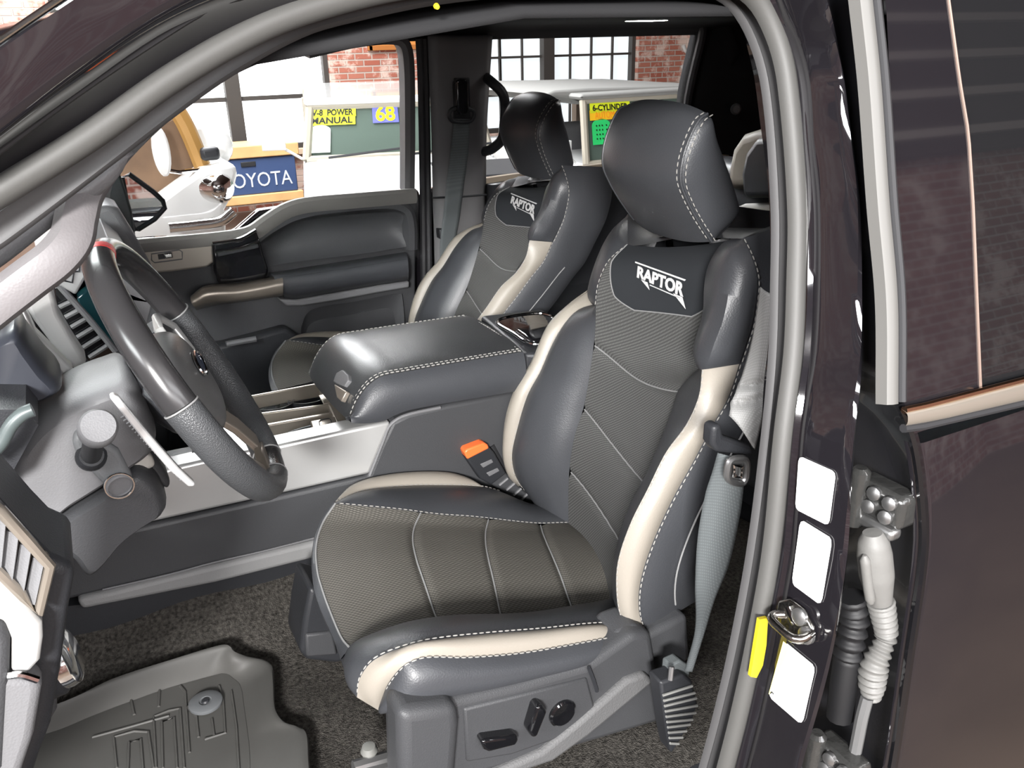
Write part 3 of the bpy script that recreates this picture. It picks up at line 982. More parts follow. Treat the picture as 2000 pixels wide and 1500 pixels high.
# ================================================================== driver-side rear door (closed)
D = thing('rear_door', 'black rear door with a chrome belt moulding at the right edge of the frame', 'car door', (1.2, .05, .8))
ve = np.array([-90, 0, 160, 400, 587, 700, 789, 830, 880, 950, 1050, 1130, 1200, 1300, 1400, 1500, 1620])
ue = np.array([1712, 1725, 1733, 1745, 1757, 1760, 1758, 1776, 1790, 1800, 1806, 1800, 1790, 1775, 1761, 1745, 1722])
E0 = np.array([pside(u, v, 0) for u, v in zip(ue, ve)])
XR = 1.9


def edge_x(z):
    o = np.argsort(E0[:, 2]); return float(np.interp(z, E0[o, 2], E0[o, 0]))


def skin(z0, z1, n, xf, xr, off, m=14, crown=0.0):
    G = []
    for z in np.linspace(z0, z1, n):
        a = xf(z) if callable(xf) else xf; b = xr(z) if callable(xr) else xr
        G.append([(x, side_y(z) + off, z) for x in np.linspace(a, b, m)])
    return np.array(G)


ZB = 1.622
lower = skin(.80, ZB - .022, 40, lambda z: edge_x(z), XR, 0)
# round the leading edge
lead = np.array([[(r[0][0] + .012 * (1 - math.cos(a)) - .0, r[0][1] + .012 - .012 * math.sin(a) + (.0 if a else 0), r[0][2]) for a in np.linspace(0, math.pi / 2, 5)] for r in lower])
G = np.concatenate([lead, lower[:, 1:]], 1)
MB().grid(G).build('door_skin', PAINT, D)
# hinge face of the door, set back inside the shut line
F0 = []; F1 = []
for u, v in zip(ue, ve):
    p = pside(u, v, .012)
    F0.append(p); F1.append(p + np.array([.012, .05, 0])); 
F2 = [p + np.array([.016, .13, 0]) for p in F0]
MB().grid(loft([F0, F1, F2], 50, 8)).build('hinge_face', PAINTJ, D)
# upper frame, glossy pillar applique and window
gl = [(0, 1850), (160, 1872), (260, 1889), (400, 1898), (745, 1912)]
gp = np.array([pside(u, v, 0) for v, u in ((-90, 1838), *gl)])


def glass_x(z):
    o = np.argsort(gp[:, 2]); return float(np.interp(z, gp[o, 2], gp[o, 0]))


MB().grid(skin(ZB - .01, 2.0, 24, lambda z: edge_x(z) + .002, lambda z: glass_x(z), -.001, 10)).build('window_applique', PAINT, D)
zz = np.linspace(ZB, 2.0, 24)
MB().tube([(glass_x(z), side_y(z) - .0012, z) for z in zz], .0016, 8).build('applique_edge', mat('amber_trim', (.20, .145, .12), .35, metal=.4), D)  # thin edge trim in an amber tone
MB().grid(skin(ZB - .01, 2.0, 24, lambda z: glass_x(z), XR, .004, 10)).build('window_glass', TINT, D)
wsx = [pside(u, v, -.003) for u, v in ((1680, -90), (1690, 0), (1707, 160), (1724, 400), (1740, 587), (1741, 789))]
MB().sweep(spline(wsx, 40), [(-.0075, -.01), (-.008, .001), (-.004, .004), (.003, .004), (.0075, .001), (.008, -.01)], out).build('frame_seal', mat('pale_seal', (.12, .118, .112), .45), D)
mb = MB().tube(spline([p + np.array([.012, -.001, 0]) for p in wsx], 40), .004, 8)
mb.build('frame_edge', RUBBER, D)
# belt moulding
bt = []
for u0_, v0_, v1_ in ((1762, 800, 836), (1800, 792, 831), (1900, 766, 808), (2000, 740, 785), (2100, 715, 763)):
    bt.append((pside(u0_, v0_, -.006), pside(u0_, v1_, -.008)))
top = [a for a, b in bt]; bot = [b for a, b in bt]
top.append(top[-1] + (top[-1] - top[-2]) * 10); bot.append(bot[-1] + (bot[-1] - bot[-2]) * 10)
MB().grid(puff(loft([top, bot], 20, 9), .006, (0, -1, 0), 3, ends=False)).build('belt_moulding', BRONZE, D)
MB().tube([p + np.array([0, -.002, 0]) for p in top], .0035, 8).build('belt_bright_line', mat('coppery_chrome', (.80, .58, .40), .15, metal=1), D)
MB().tube([p + np.array([0, -.001, .0]) for p in bot], .004, 8).build('belt_weatherstrip', RUBBER, D)
# a narrow rubber lip running down the leading edge
MB().tube(spline([p + np.array([.004, .004, 0]) for p in E0[6:]], 50), .005, 8).build('leading_edge_lip', GLOSS, D)
# hinges
HNG = mat('painted_hinge', (.03, .03, .029), .2, coat=.6, bump='noise', bscale=60, bstr=.6, bdist=.004)
for (u, v) in ((1728, 976), (1640, 1486)):
    c = pside(u, v, .040)
    h = MB().box(c, (.030, .06, .036)).build('hinge', HNG, D, bevel=.007, seg=3)
    MB().box(c + [-.012, .004, -.022], (.016, .064, .012)).build('hinge_leaf', DULLMET, h, bevel=.004)
    MB().lathe([(.010, -.030), (.010, .028), (.006, .032)], c + [-.018, .018, 0], (0, 0, 1), 16).build('hinge_pin', HNG, h)
    for dy, dz in ((-.018, .010), (.0, .012), (.004, -.004), (-.016, -.006)):
        MB().lathe([(.007, 0), (.007, .005), (.003, .007)], c + [-.015, dy, dz], (-1, -.2, .1), 10).build('hinge_bolt', DULLMET, h)
# rubber harness boot in the gap
BOOT = mat('dusty_grey_rubber', (.13, .128, .122), .55, bump='noise', bscale=80, bstr=.3, bdist=.002)
bpth = spline([pside(u, v, .030) for u, v in ((1704, 1040), (1708, 1085), (1713, 1130), (1720, 1174))], 24)
h = MB().tube(bpth, np.interp(np.linspace(0, 1, 24), [0, .12, .3, .6, .85, 1], [.009, .0145, .0165, .0165, .013, .011]), 18).build('harness_boot', BOOT, D)
MB().tube(spline([p + np.array([-.017, -.004, 0]) for p in bpth[5:22]], 12), np.array([.002] + [.005] * 10 + [.003]), 10).build('boot_rib', BOOT, h)
r2 = spline([pside(u, v, .031) for u, v in ((1720, 1174), (1727, 1210), (1731, 1240), (1722, 1266), (1708, 1298), (1703, 1335), (1704, 1364))], 110)
k = np.arange(110)
rad = np.interp(k, [0, 35, 50, 75, 95, 109], [.0125, .0105, .0095, .0135, .012, .007]) + .0015 * np.sin(k * 2 * np.pi / 7.0)
MB().tube(r2, rad, 16).build('boot_bellows', BOOT, h)
r3 = spline([pside(u, v, .055) for u, v in ((1664, 1165), (1668, 1205), (1660, 1255), (1648, 1330), (1640, 1400))], 80)
k = np.arange(80)
MB().tube(r3, .014 + .002 * np.sin(k * 2 * np.pi / 7.0) * (k < 40), 12).build('wiring_conduit', mat('shade_dark_rubber', (.006, .006, .007), .6), D)  # conduit rubber darkened to stand for the shadow in the gap
MB().tube(spline([pside(u, v, .03) for u, v in ((1694, 1362), (1684, 1400), (1676, 1440), (1670, 1470))], 16), .0065, 8).build('check_strap', mat('dull_strap', (.10, .10, .10), .5), D)
# ================================================================== front seats
SY = .645            # driver seat's centre plane
I_ = lambda P: np.asarray(P, float)

# ---- seatback curves (driver)
bD = pxl([(1446, 466, .505), (1414, 496, .52), (1391, 530, .528), (1387, 566, .53), (1392, 604, .53), (1389, 650, .53), (1376, 710, .53),
          (1327, 759, .53), (1312, 803, .53), (1294, 858, .53), (1272, 913, .53), (1239, 975, .53), (1217, 1037, .53), (1202, 1096, .53), (1190, 1180, .53)], 0)
bF = pxl([(1226, 478), (1190, 510), (1170, 554), (1164, 598), (1162, 650), (1152, 730), (1140, 795), (1121, 858), (1112, 920), (1110, 1000), (1112, 1060)], .76)
KD = 6               # bD index where the stone stripe starts
bC = pxl([(1371, 722), (1365, 773), (1341, 828), (1301, 883), (1264, 957), (1231, 1023), (1207, 1096), (1204, 1158), (1213, 1206), (1239, 1237)], .40)
bB = pxl([(1444, 711), (1422, 777), (1393, 828), (1356, 898), (1308, 986), (1272, 1067), (1250, 1140), (1248, 1195), (1259, 1235)], .385)
bE = pxl([(1450, 466), (1466, 498), (1478, 538), (1478, 574), (1470, 630), (1458, 670), (1444, 711)], .388)
bG = pxl([(1160, 594), (1118, 618), (1082, 666), (1055, 726), (1030, 773), (1008, 847), (1000, 890), (1006, 927), (1019, 949), (1055, 990), (1085, 1040)], .872)
bH = pxl([(1154, 562), (1110, 594), (1070, 634), (1037, 707), (1004, 762), (986, 821), (982, 883), (993, 927), (1011, 950)], .902)
bHs = pxl([(1226, 418), (1198, 458), (1174, 510), (1154, 562)], .885)

# ---- cushion curves (driver)
cN = pxl([(1240, 1150, .53), (1200, 1169, .53), (1163, 1182, .53), (1027, 1208, .53), (881, 1212, .53), (800, 1224, .525), (734, 1245, .515), (684, 1267, .50)], 0)
cN2 = np.vstack([cN, pxl([(678, 1300, .47), (681, 1330, .45), (692, 1356, .435)], 0)])
cF = pxl([(1165, 1040, .76), (1119, 1023, .76), (1049, 1023, .76), (925, 1010, .76), (855, 1005, .765), (785, 996, .77), (701, 988, .785), (655, 984, .80)], 0)
cP = pxl([(655, 984, .80), (631, 1021, .78), (618, 1065, .735), (620, 1116, .675), (631, 1157, .63), (650, 1208, .575), (668, 1248, .53), (684, 1267, .50)], 0)
cS = pxl([(651, 981, .805), (620, 1028, .78), (609, 1072, .735), (609, 1120, .68), (620, 1179, .62), (646, 1237, .56), (666, 1289, .505), (679, 1329, .465), (692, 1356, .44)], 0)
cT = pxl([(1203, 1226, .40), (1174, 1219, .40), (1057, 1230, .40), (947, 1239, .40), (837, 1252, .40), (771, 1270, .405), (727, 1292, .41), (703, 1325, .415), (697, 1362, .42)], 0)
cB = pxl([(1203, 1241, .378), (1148, 1252, .375), (1020, 1274, .375), (910, 1283, .375), (829, 1283, .378), (793, 1296, .38), (767, 1322, .388), (749, 1355, .40), (745, 1391, .41)], 0)
cU = pxl([(1209, 1243, .385), (1196, 1263, .38), (1148, 1296, .375), (1057, 1322, .372), (947, 1351, .372), (837, 1373, .374), (774, 1388, .385), (745, 1393, .41)], 0)
cA = pxl([(1130, 1016, .84), (1108, 1010, .845), (1057, 990, .86), (1020, 981, .865), (976, 960, .868), (943, 951, .868), (892, 948, .868), (800, 949, .868), (708, 960, .855), (655, 981, .815)], 0)
cK = pxl([(943, 950, .87), (912, 932, .895), (873, 922, .90), (800, 922, .90), (734, 931, .895), (686, 948, .875), (655, 980, .825)], 0)

HINGE = np.array([.70, SY, 1.07])


BADGE = []


def build_seat(name, label, tfb, tfc, out, driver):
    """tfb / tfc place the seatback and the cushion; out = sideways sign of the bolster that faces the camera"""
    root = thing('bucket_seat', label, 'car seat', tfc(np.array([[.45, SY, .95]]))[0])
    B = lambda P: tfb(np.asarray(P, float).reshape(-1, 3)).reshape(np.shape(P))
    Cc = lambda P: tfc(np.asarray(P, float).reshape(-1, 3)).reshape(np.shape(P))
    fw = B(np.array([[0, 0, 0], [-.94, 0, .34]])); fwd = fw[1] - fw[0]
    ns = B(np.array([[0, 0, 0], [0, -1, 0]])); near = ns[1] - ns[0]
    up = np.array([0, 0, 1.])

    def pan(G, h, o, nm, m, pw=2.4, seams=None, **k):
        return MB().grid(puff(G, h, o, pw, seams=seams, **k)).build(nm, m, root)

    # ----- seatback
    def chev(base, dip):
        return lambda s: base + dip * (1 - np.abs(2 * s - 1)) + 0 * s
    seam_fs = [lambda s: .335 + .085 * s + .03 * np.sin(np.pi * s), lambda s: .535 + .125 * s + .02 * np.sin(np.pi * s),
               lambda s: .745 + .085 * s + .02 * np.sin(np.pi * s)]
    Gi = loft([B(bF), B(bD)], 110, 40)
    Gi = puff(Gi, -.012, fwd, 2.0, seams=seam_fs, gd=.005, gw=.010, ends=False)
    MB().grid(Gi).build('back_insert', MESHBACK, root)
    for f in seam_fs:
        s = np.linspace(0, 1, 40); ti = f(s) * (Gi.shape[0] - 1)
        i0 = np.clip(ti.astype(int), 0, Gi.shape[0] - 2); fr = (ti - i0)[:, None]
        P = Gi[i0, np.arange(40)] * (1 - fr) + Gi[i0 + 1, np.arange(40)] * fr + fwd * .001
        MB().tube(P, .0013, 6).build('insert_seam', PIPING, root)

    # badge panel: a U of dark suede over the top of the insert
    n0 = 36; rowsb = []
    for i in range(n0):
        t = i / (n0 - 1)
        v = .0 + .218 * t
        w = 1.0 if t < .35 else (1 - .16 * (t - .35) / .45 if t < .8 else .84 - .34 * ((t - .8) / .2) ** 1.6)
        c = .5 + .08 * t
        vi = v * (Gi.shape[0] - 1)
        row = []
        for s in np.linspace(c - .5 * w * .99, c + .5 * w * .99, 24):
            s = min(.995, max(.005, s)); sj = s * 39; j = min(38, int(sj)); i1 = min(Gi.shape[0] - 2, int(vi)); a = vi - i1; b = sj - j
            p = (Gi[i1, j] * (1 - a) * (1 - b) + Gi[i1 + 1, j] * a * (1 - b) + Gi[i1, j + 1] * (1 - a) * b + Gi[i1 + 1, j + 1] * a * b)
            row.append(p + fwd * .0025)
        rowsb.append(row)
    Gb = np.array(rowsb)
    bo = MB().grid(puff(Gb, .002, fwd, 6, ends=True)).build('badge_panel', SUEDE, root)
    edge = np.vstack([Gb[:, 0], Gb[-1, 1:-1], Gb[::-1, -1]])
    MB().tube(edge, .0012, 6).build('badge_panel_piping', PIPING, bo)

    if driver:                       # badge lettering lies level on the suede
        pc = Gb[n0 * 5 // 8, 12]; nn_ = nrm(np.cross(Gb[n0 * 5 // 8, 18] - Gb[n0 * 5 // 8, 5], Gb[n0 * 7 // 8, 12] - Gb[n0 // 3, 12]))
        BADGE.extend(pplane(u, v, pc + fwd * .008, nn_) for u, v in ((1244, 542), (1334, 580), (1337, 553), (1246, 519)))
    bq = bil(*[B(p) for p in BADGE])

    def onb(a, b):
        return bq(a, b)
    silver = mat('embroidery_silver', (.52, .52, .52), .6)
    text_mesh('RAPTOR', lambda a, b: onb(a, b), 'badge_lettering', silver, bo, ext=.0012, offset=.035)
    for pts in ([(-.06, 1.28), (1.02, 1.28), (1.0, 1.15), (-.06, 1.15)], [(.10, -.03), (.24, -.03), (.30, -.55)], [(.80, -.03), (.99, -.03), (1.08, -.75)], [(.3, -.12), (.95, -.12), (.95, -.2), (.3, -.2)]):
        MB().prism([onb(a, b) for a, b in pts], fwd * .001).build('badge_stroke', silver, bo, smooth=False)

    nb = near * .6 + fwd * .8
    fb = -near * .6 + fwd * .8
    pan(loft([B(bD[KD:]), B(bC)], 50, 12), .006, fwd, 'inner_bolster', LEATHER)
    pan(loft([B(bC), B(bB)], 60, 12), .010, nb, 'stone_stripe', STONE, 2.0)
    pan(coons(B(bD[:KD + 1]), B(bE), B(np.array([bD[0], bE[0]])), B(np.array([bD[KD], bC[0], bB[0]])), 44, 20), .022, nb, 'shoulder_bolster', LEATHER, 2.6)
    # outer side panel: from the shoulder stitch and stripe edge back to the seat's rear edge
    sideA = np.vstack([bE, bB[1:]])
    sa = spline(sideA, 40)
    zt = np.linspace(0, 1, 40)[:, None]
    rear = sa + np.concatenate([.135 - .02 * zt, .012 + 0 * zt, .012 - .05 * zt ** 2], 1)
    rear[-8:, 2] += np.linspace(0, .05, 8)
    Gs_ = loft([B(sa), B(rear)], 60, 16)
    pan(Gs_, .014, near, 'side_panel', LEATHER, 2.6)
    # piping line on the side panel
    pl = sa[16:38] + np.concatenate([.075 - .02 * zt[16:38], -.012 + 0 * zt[16:38], .01 + 0 * zt[16:38]], 1)
    MB().tube(spline(B(pl), 30), .0014, 6).build('side_piping', PIPING, root)
    # far side
    pan(loft([B(bF[3:]), B(bG)], 50, 20), .022, fb, 'inner_bolster', LEATHER, 2.6)
    pan(loft([B(bG[:9]), B(bH)], 50, 10), .009, fb, 'stone_stripe', STONE, 2.0)
    pan(coons(B(bF[:4]), B(bHs), B(np.array([bF[0], bHs[0]])), B(np.array([bF[3], bG[0], bHs[-1]])), 30, 16), .020, fb, 'shoulder_bolster', LEATHER, 2.6)
    sideH = np.vstack([bHs, bH[1:]])
    sh = spline(sideH, 40)
    rearf = sh + np.concatenate([.115 - .0 * zt, -.012 + 0 * zt, .02 - .05 * zt], 1)
    pan(loft([B(sh), B(rearf)], 50, 12), .012, -near, 'side_panel', LEATHER, 2.6)
    # top and rear shell
    top = np.array([bE[0], bD[0], (bD[0] + bF[0]) / 2 + [0, 0, .006], bF[0], bHs[0]])
    topr = top + np.array([.10, 0, .0])
    topr[0] = rear[0]; topr[-1] = rearf[0]
    pan(loft([B(top), B(topr)], 24, 10), .010, up, 'top_panel', LEATHER, 2.0)
    pan(loft([B(rear), B(rearf)], 40, 14), .02, -fwd, 'rear_shell', PLASTD, 3)
    st = [B(bC) + near * .002, B(bB) + near * .003, B(bE) + near * .004, B(bD[:KD + 1]) + fwd * .002]
    stitches('stitching', [spline(p, 90) for p in st], root, r=.0010)
    st = [B(bG) + fwd * .002, B(bF[:4]) + fwd * .002]
    stitches('stitching', [spline(p, 70) for p in st], root, r=.0009)

    # ----- headrest
    yc = SY
    pf = A((.824, 1.845), (.810, 1.838), (.795, 1.815), (.784, 1.785), (.783, 1.755), (.796, 1.728), (.815, 1.70), (.836, 1.674), (.848, 1.660))      # stitch edge (x, z)
    pr = A((.828, 1.844), (.840, 1.830), (.852, 1.81), (.866, 1.785), (.880, 1.76), (.893, 1.735), (.904, 1.712), (.908, 1.700), (.904, 1.690))
    near_y, far_y = .528, .728
    cn = np.stack([pf[:, 0], np.full(9, near_y), pf[:, 1]], 1); cf = cn.copy(); cf[:, 1] = far_y
    rn = np.stack([pr[:, 0], np.full(9, near_y + .012), pr[:, 1]], 1); rf = rn.copy(); rf[:, 1] = far_y - .012
    hr = MB().grid(puff(loft([B(cn), B(cf)], 44, 30), .015, fwd, 2.6, ends=False)).build('headrest', LEATHER, root)
    for a, b, s, k in ((cn, rn, 1, 0), (cf, rf, -1, 1)):
        MB().grid(puff(loft([B(a), B(b)], 40, 14), .016, near * s, 2.2)).build('headrest_side', LEATHER, hr)
        MB().tube(spline(B(a), 50), .0022, 6).build('headrest_seam', LEATHER, hr)
        if k == 0: stitches('stitching', [spline(B(a) + near * s * .004 + fwd * .004 + np.array([.0, 0, .0]), 70) - near * s * .008, spline(B(a) + near * s * .009 - fwd * .002, 70)], hr, r=.0010)
    MB().grid(puff(loft([B(rn), B(rf)], 40, 20), .010, -fwd, 2.6)).build('headrest_rear', LEATHER, hr)
    bt_n = np.array([cn[-1], (cn[-1] + rn[-1]) / 2 + [0, 0, -.004], rn[-1]]); bt_f = np.array([cf[-1], (cf[-1] + rf[-1]) / 2 + [0, 0, -.004], rf[-1]])
    MB().grid(loft([B(bt_n), B(bt_f)], 12, 16)).build('headrest_base', PLASTD, hr)
    for y in (yc - .07, yc + .07):
        p0 = np.array([.883, y, 1.70]); p1 = np.array([.925, y, 1.585])
        po = MB().tube(B(np.array([p0, p1])), .0065, 12).build('headrest_post', CHROME, root)
        MB().lathe([(.016, 0), (.016, .012), (.009, .016)], B(np.array([[.907, y, 1.634]]))[0], up * .95 - .3 * np.array([1, 0, 0]), 16).build('post_bezel', PLASTL, po)

    # ----- cushion
    fwc = Cc(np.array([[0, 0, 0], [-1, 0, 0]])); fwdc = fwc[1] - fwc[0]
    nsc = Cc(np.array([[0, 0, 0], [0, -1, 0]])); nearc = nsc[1] - nsc[0]
    rear_edge = np.array([cF[0], (cF[0] + cN[0]) / 2, cN[0]])
    Gc = coons(Cc(cF), Cc(cN), Cc(rear_edge), Cc(cP), 110, 44)
    seam_c = [lambda s: .72 - .015 * s + .0 * s, lambda s: .47 + .02 * s, lambda s: .255 - .02 * s]
    Gc = puff(Gc, .020, up, 2.2, seams=seam_c, gd=.006, gw=.012, ends='last')
    MB().grid(Gc).build('cushion_insert', MESHFAB, root)
    for f in seam_c:
        s = np.linspace(0, 1, 44); ti = f(s) * (Gc.shape[0] - 1); i0 = np.clip(ti.astype(int), 0, Gc.shape[0] - 2); fr = (ti - i0)[:, None]
        P = Gc[i0, np.arange(44)] * (1 - fr) + Gc[i0 + 1, np.arange(44)] * fr + up * .0012
        MB().tube(P, .0015, 6).build('cushion_seam', PIPING, root)
    MB().tube(spline(Cc(cP) + up * .001, 60), .0016, 6).build('front_piping', PIPING, root)
    low = cS + np.array([.02, 0, -.05]); low2 = cS + np.array([.09, 0, -.085])
    low[-1] = cS[-1] + [.006, .01, -.012]; low2[-1] = cS[-1] + [.05, .03, -.03]
    cP2 = np.vstack([cP, pxl([(680, 1300, .475), (684, 1335, .45)], 0)])
    pan(loft([Cc(cP), Cc(cS[:-2]), Cc(low[:-2]), Cc(low2[:-2])], 60, 24), .0, fwdc, 'cushion_front', LEATHER)
    pan(loft([Cc(cN2[-4:]), Cc(cS[-3:])], 20, 6), .002, fwdc + nearc, 'cushion_corner', LEATHER)
    pan(loft([Cc(cN2), Cc(cT)], 70, 18), .016, up * .7 + nearc * .7, 'cushion_bolster', LEATHER, 2.4)
    pan(loft([Cc(cT), Cc(cB)], 70, 12), .010, nearc + up * .3, 'cushion_stone_stripe', STONE, 2.2)
    pan(loft([Cc(cB), Cc(cU)], 70, 16), .020, nearc, 'cushion_side', LEATHER, 2.4)
    pan(loft([Cc(cF), Cc(cA)], 60, 16), .012, up * .8 - nearc * .4, 'cushion_bolster', LEATHER, 2.2)
    pan(loft([Cc(cA[5:]), Cc(cK)], 50, 10), .006, up - nearc * .4, 'cushion_stone_stripe', STONE, 2.0)
    kk = np.vstack([cA[:5], cK])
    dn = kk + np.array([0, .012, -.11])
    pan(loft([Cc(kk), Cc(dn)], 50, 8), .010, -nearc, 'cushion_side', LEATHER, 2.4)
    stitches('stitching', [spline(Cc(cT) + up * .003, 110), spline(Cc(cB) + nearc * .004 + up * .002, 110), spline(Cc(cN2) + up * .002, 110)], root, r=.0010)
    stitches('stitching', [spline(Cc(cA[4:]) + up * .002, 90), spline(Cc(cF) + up * .002, 90)], root, r=.0009)
    # dark pan under the foam, so nothing shows through
    mb = MB().prism(Cc(A((.27, .43, 1.09), (.27, .80, 1.09), (.72, .84, .99), (.72, .41, 1.04))), (0, 0, -.05))
    mb.build('seat_pan', PLASTD, root, bevel=.01)
    return root, B, Cc


seat, _, _ = build_seat('driver_seat', 'black leather driver seat with stone stripes nearest the open door', lambda P: P, lambda P: P, -1, True)

PLASTG = mat('coarse_plastic_lit', (.095, .095, .096), .65, bump='noise', bscale=350, bstr=.8, bdist=.0012)
# plastic base trim with the power controls
bs = .352
o_ = pxl([(776, 1380), (892, 1366), (1010, 1338), (1148, 1300), (1240, 1236), (1275, 1236), (1290, 1330), (1300, 1410), (1100, 1470), (940, 1515), (780, 1560)], bs)
ins = np.array([.0, .055, 0])
mb = MB().prism(o_, ins)
tb = mb.build('base_trim', PLAST, seat, bevel=.012, seg=3)
# front block, standing proud
fbk = pxl([(772, 1378), (888, 1364), (893, 1402), (880, 1560), (776, 1560)], bs - .006)
q = np.array([fbk[0] + [.006, 0, 0], fbk[1], fbk[2] + [0, -.012, 0], fbk[3] + [0, -.012, 0], fbk[4] + [0, -.012, 0]])
MB().prism(fbk + np.array([0, -.014, 0]), (0, .06, 0)).build('base_front_block', PLAST, seat, bevel=.016, seg=4)
# control panel inset and diagonal ledge
pnl = pxl([(906, 1385), (1148, 1325), (1165, 1390), (1100, 1440), (1000, 1475), (912, 1490)], bs - .004)
MB().prism(pnl, (0, .01, 0)).build('control_panel', PLAST, seat, bevel=.004)
led = pxl([(1225, 1330), (1262, 1316), (1280, 1332), (1150, 1440), (1080, 1490), (960, 1530), (925, 1530), (1060, 1470), (1135, 1410)], bs - .010)
MB().prism(led, (0, .02, 0)).build('diagonal_ledge', PLASTG, seat, bevel=.008, seg=3)  # ledge coloured lighter than the trim, standing for light on its slope
MB().tube(spline(pxl([(1150, 1304), (1160, 1330), (1166, 1350)], bs - .004), 8), .003, 6).build('trim_joint', PLASTD, seat)
# recliner cover behind the cushion
rc_ = pxl([(1212, 1236), (1250, 1220), (1262, 1242), (1240, 1262), (1200, 1296), (1165, 1310), (1150, 1300)], .365)
MB().prism(rc_, (0, .06, 0)).build('recliner_cover', PLAST, seat, bevel=.012, seg=3)
rc2 = pxl([(1262, 1242), (1345, 1200), (1350, 1290), (1300, 1320), (1180, 1345), (1165, 1312), (1240, 1262)], .368)
MB().prism(rc2, (0, .06, 0)).build('rear_cover', PLAST, seat, bevel=.01, seg=3)
# controls
k = pxl([(1049, 1382), (1060, 1378), (1070, 1392), (1051, 1440), (1040, 1443), (1034, 1432)], bs - .022)
MB().prism(k, (0, .022, 0)).build('recline_switch', GLOSS, seat, bevel=.006, seg=3)
k = pxl([(940, 1450), (948, 1446), (1010, 1437), (1015, 1446), (1008, 1458), (955, 1471), (946, 1466)], bs - .020)
MB().prism(k, (0, .02, 0)).build('slide_switch', GLOSS, seat, bevel=.005, seg=3)
c = py(1097, 1391, bs - .004)
MB().lathe([(.021, 0), (.021, -.004), (.018, -.006), (.006, -.0045), (.0, -.004)], c, (0, 1, 0), 28, caps=False).build('lumbar_button', GLOSS, seat)
# seat slide rail and its cover at the front
rl = pxl([(690, 1500), (780, 1474)], .42)
mb = MB().tube(rl, .010, 8).tube(pxl([(690, 1516), (790, 1490)], .41), .008, 8)
mb.build('slide_rail', DULLMET, seat)
MB().lathe([(.0, -.010), (.009, -.008), (.012, 0), (.009, .008), (.0, .010)], py(721, 1466, .43), (0, 0, 1), 16, caps=False).build('rail_knob', mat('grey_cap', (.14, .14, .13), .5), seat)
cv = [py(u, v, .72) for u, v in ((606, 1148), (660, 1160), (690, 1290), (655, 1297), (600, 1290), (586, 1275), (594, 1210))]
MB().prism(cv, (0, .09, 0)).build('rail_cover', PLASTD, seat, bevel=.008, seg=3)
MB().prism([py(u, v, .714) for u, v in ((597, 1240), (650, 1234), (660, 1280), (599, 1284))], (0, .01, 0)).build('rail_cover_plate', PLAST, seat, bevel=.004)

# ---- passenger seat: same shape, mirrored, set further back and reclined
PY = 1.53
an = math.radians(12.0)
ca, sa_ = math.cos(an), math.sin(an)


def tf_pb(P):
    Q = P.copy()
    x = P[:, 0] - HINGE[0]; z = P[:, 2] - HINGE[2]
    Q[:, 0] = HINGE[0] + .122 + x * ca + z * sa_
    Q[:, 2] = HINGE[2] + .005 - x * sa_ + z * ca
    Q[:, 1] = PY + (P[:, 1] - SY)
    return Q


def tf_pc(P):
    Q = P.copy()
    Q[:, 0] = P[:, 0] + .135
    Q[:, 2] = P[:, 2] + .0
    Q[:, 1] = PY + (P[:, 1] - SY)
    return Q


pseat, _, _ = build_seat('passenger_seat', 'black leather passenger seat with stone stripes beyond the centre console', tf_pb, tf_pc, 1, False)
MB().box((.66, PY, 1.01), (.50, .44, .12)).build('base_trim', PLASTD, pseat, bevel=.02)

# ---- rear bench, only its driver-side corner shows
RB = thing('rear_bench', 'stone and black rear bench with a headrest, behind the driver seat', 'car seat', (1.75, 1.0, .95))
xr = 1.72
P = [px(u, v, xr) for u, v in ((1418, 372), (1418, 330), (1426, 290), (1445, 262), (1475, 252), (1530, 250), (1570, 300), (1570, 372))]
MB().prism(P, (.12, 0, 0)).build('headrest', STONE, RB, bevel=.03, seg=4)
P2 = [px(u, v, xr - .012) for u, v in ((1448, 388), (1444, 340), (1452, 300), (1475, 268), (1560, 262), (1570, 388))]
MB().prism(P2, (.05, 0, 0)).build('headrest_centre', LEATHER, RB, bevel=.02, seg=3)
P3 = [px(u, v, xr + .01) for u, v in ((1400, 1000), (1415, 480), (1425, 402), (1450, 392), (1600, 385), (1640, 1000))]
MB().prism(P3, (.16, 0, 0)).build('backrest', mat('warm_grey_leather', (.20, .19, .17), .45), RB, bevel=.03, seg=3)
MB().box((1.45, 1.02, 1.12), (.52, 1.6, .20)).build('cushion', LEATHER, RB, bevel=.04, seg=3)
MB().box((1.80, 1.12, 1.35), (.12, 1.35, .5)).build('far_backrest', LEATHER, RB, bevel=.04, seg=3)
MB().box((1.45, 1.02, .99), (.4, 1.4, .08)).build('bench_base', PLASTD, RB)
# ================================================================== centre console
K = thing('center_console', 'wide black centre console with a stitched armrest lid between the front seats', 'console', (.45, 1.01, .95))
YN = .912
silver = pxl([(150, 1060), (230, 1035), (480, 980), (722, 926), (745, 870), (764, 824), (690, 838), (545, 870), (440, 890), (330, 915), (150, 975)], YN - .004)
MB().prism(silver, (0, .05, 0)).build('silver_side_panel', SATIN, K, bevel=.006, seg=3)
dark = pxl([(60, 1085), (230, 1040), (480, 984), (720, 930), (742, 875), (766, 824), (800, 808), (880, 790), (1010, 766), (1080, 880), (1080, 1040), (620, 1056), (420, 1104), (230, 1150), (60, 1190)], YN)
MB().prism(dark, (0, .29, 0)).build('body', PLAST, K, bevel=.008, seg=3)
edge = spline(pxl([(722, 928), (733, 900), (748, 862), (762, 830), (790, 812), (860, 796)], YN - .001), 30)
MB().tube(edge, .0035, 8).build('side_seam', PLASTL, K)
led = pxl([(150, 1172), (230, 1153), (420, 1106), (612, 1060), (700, 1040), (700, 1072), (612, 1092), (420, 1140), (240, 1176), (160, 1192)], YN - .012)
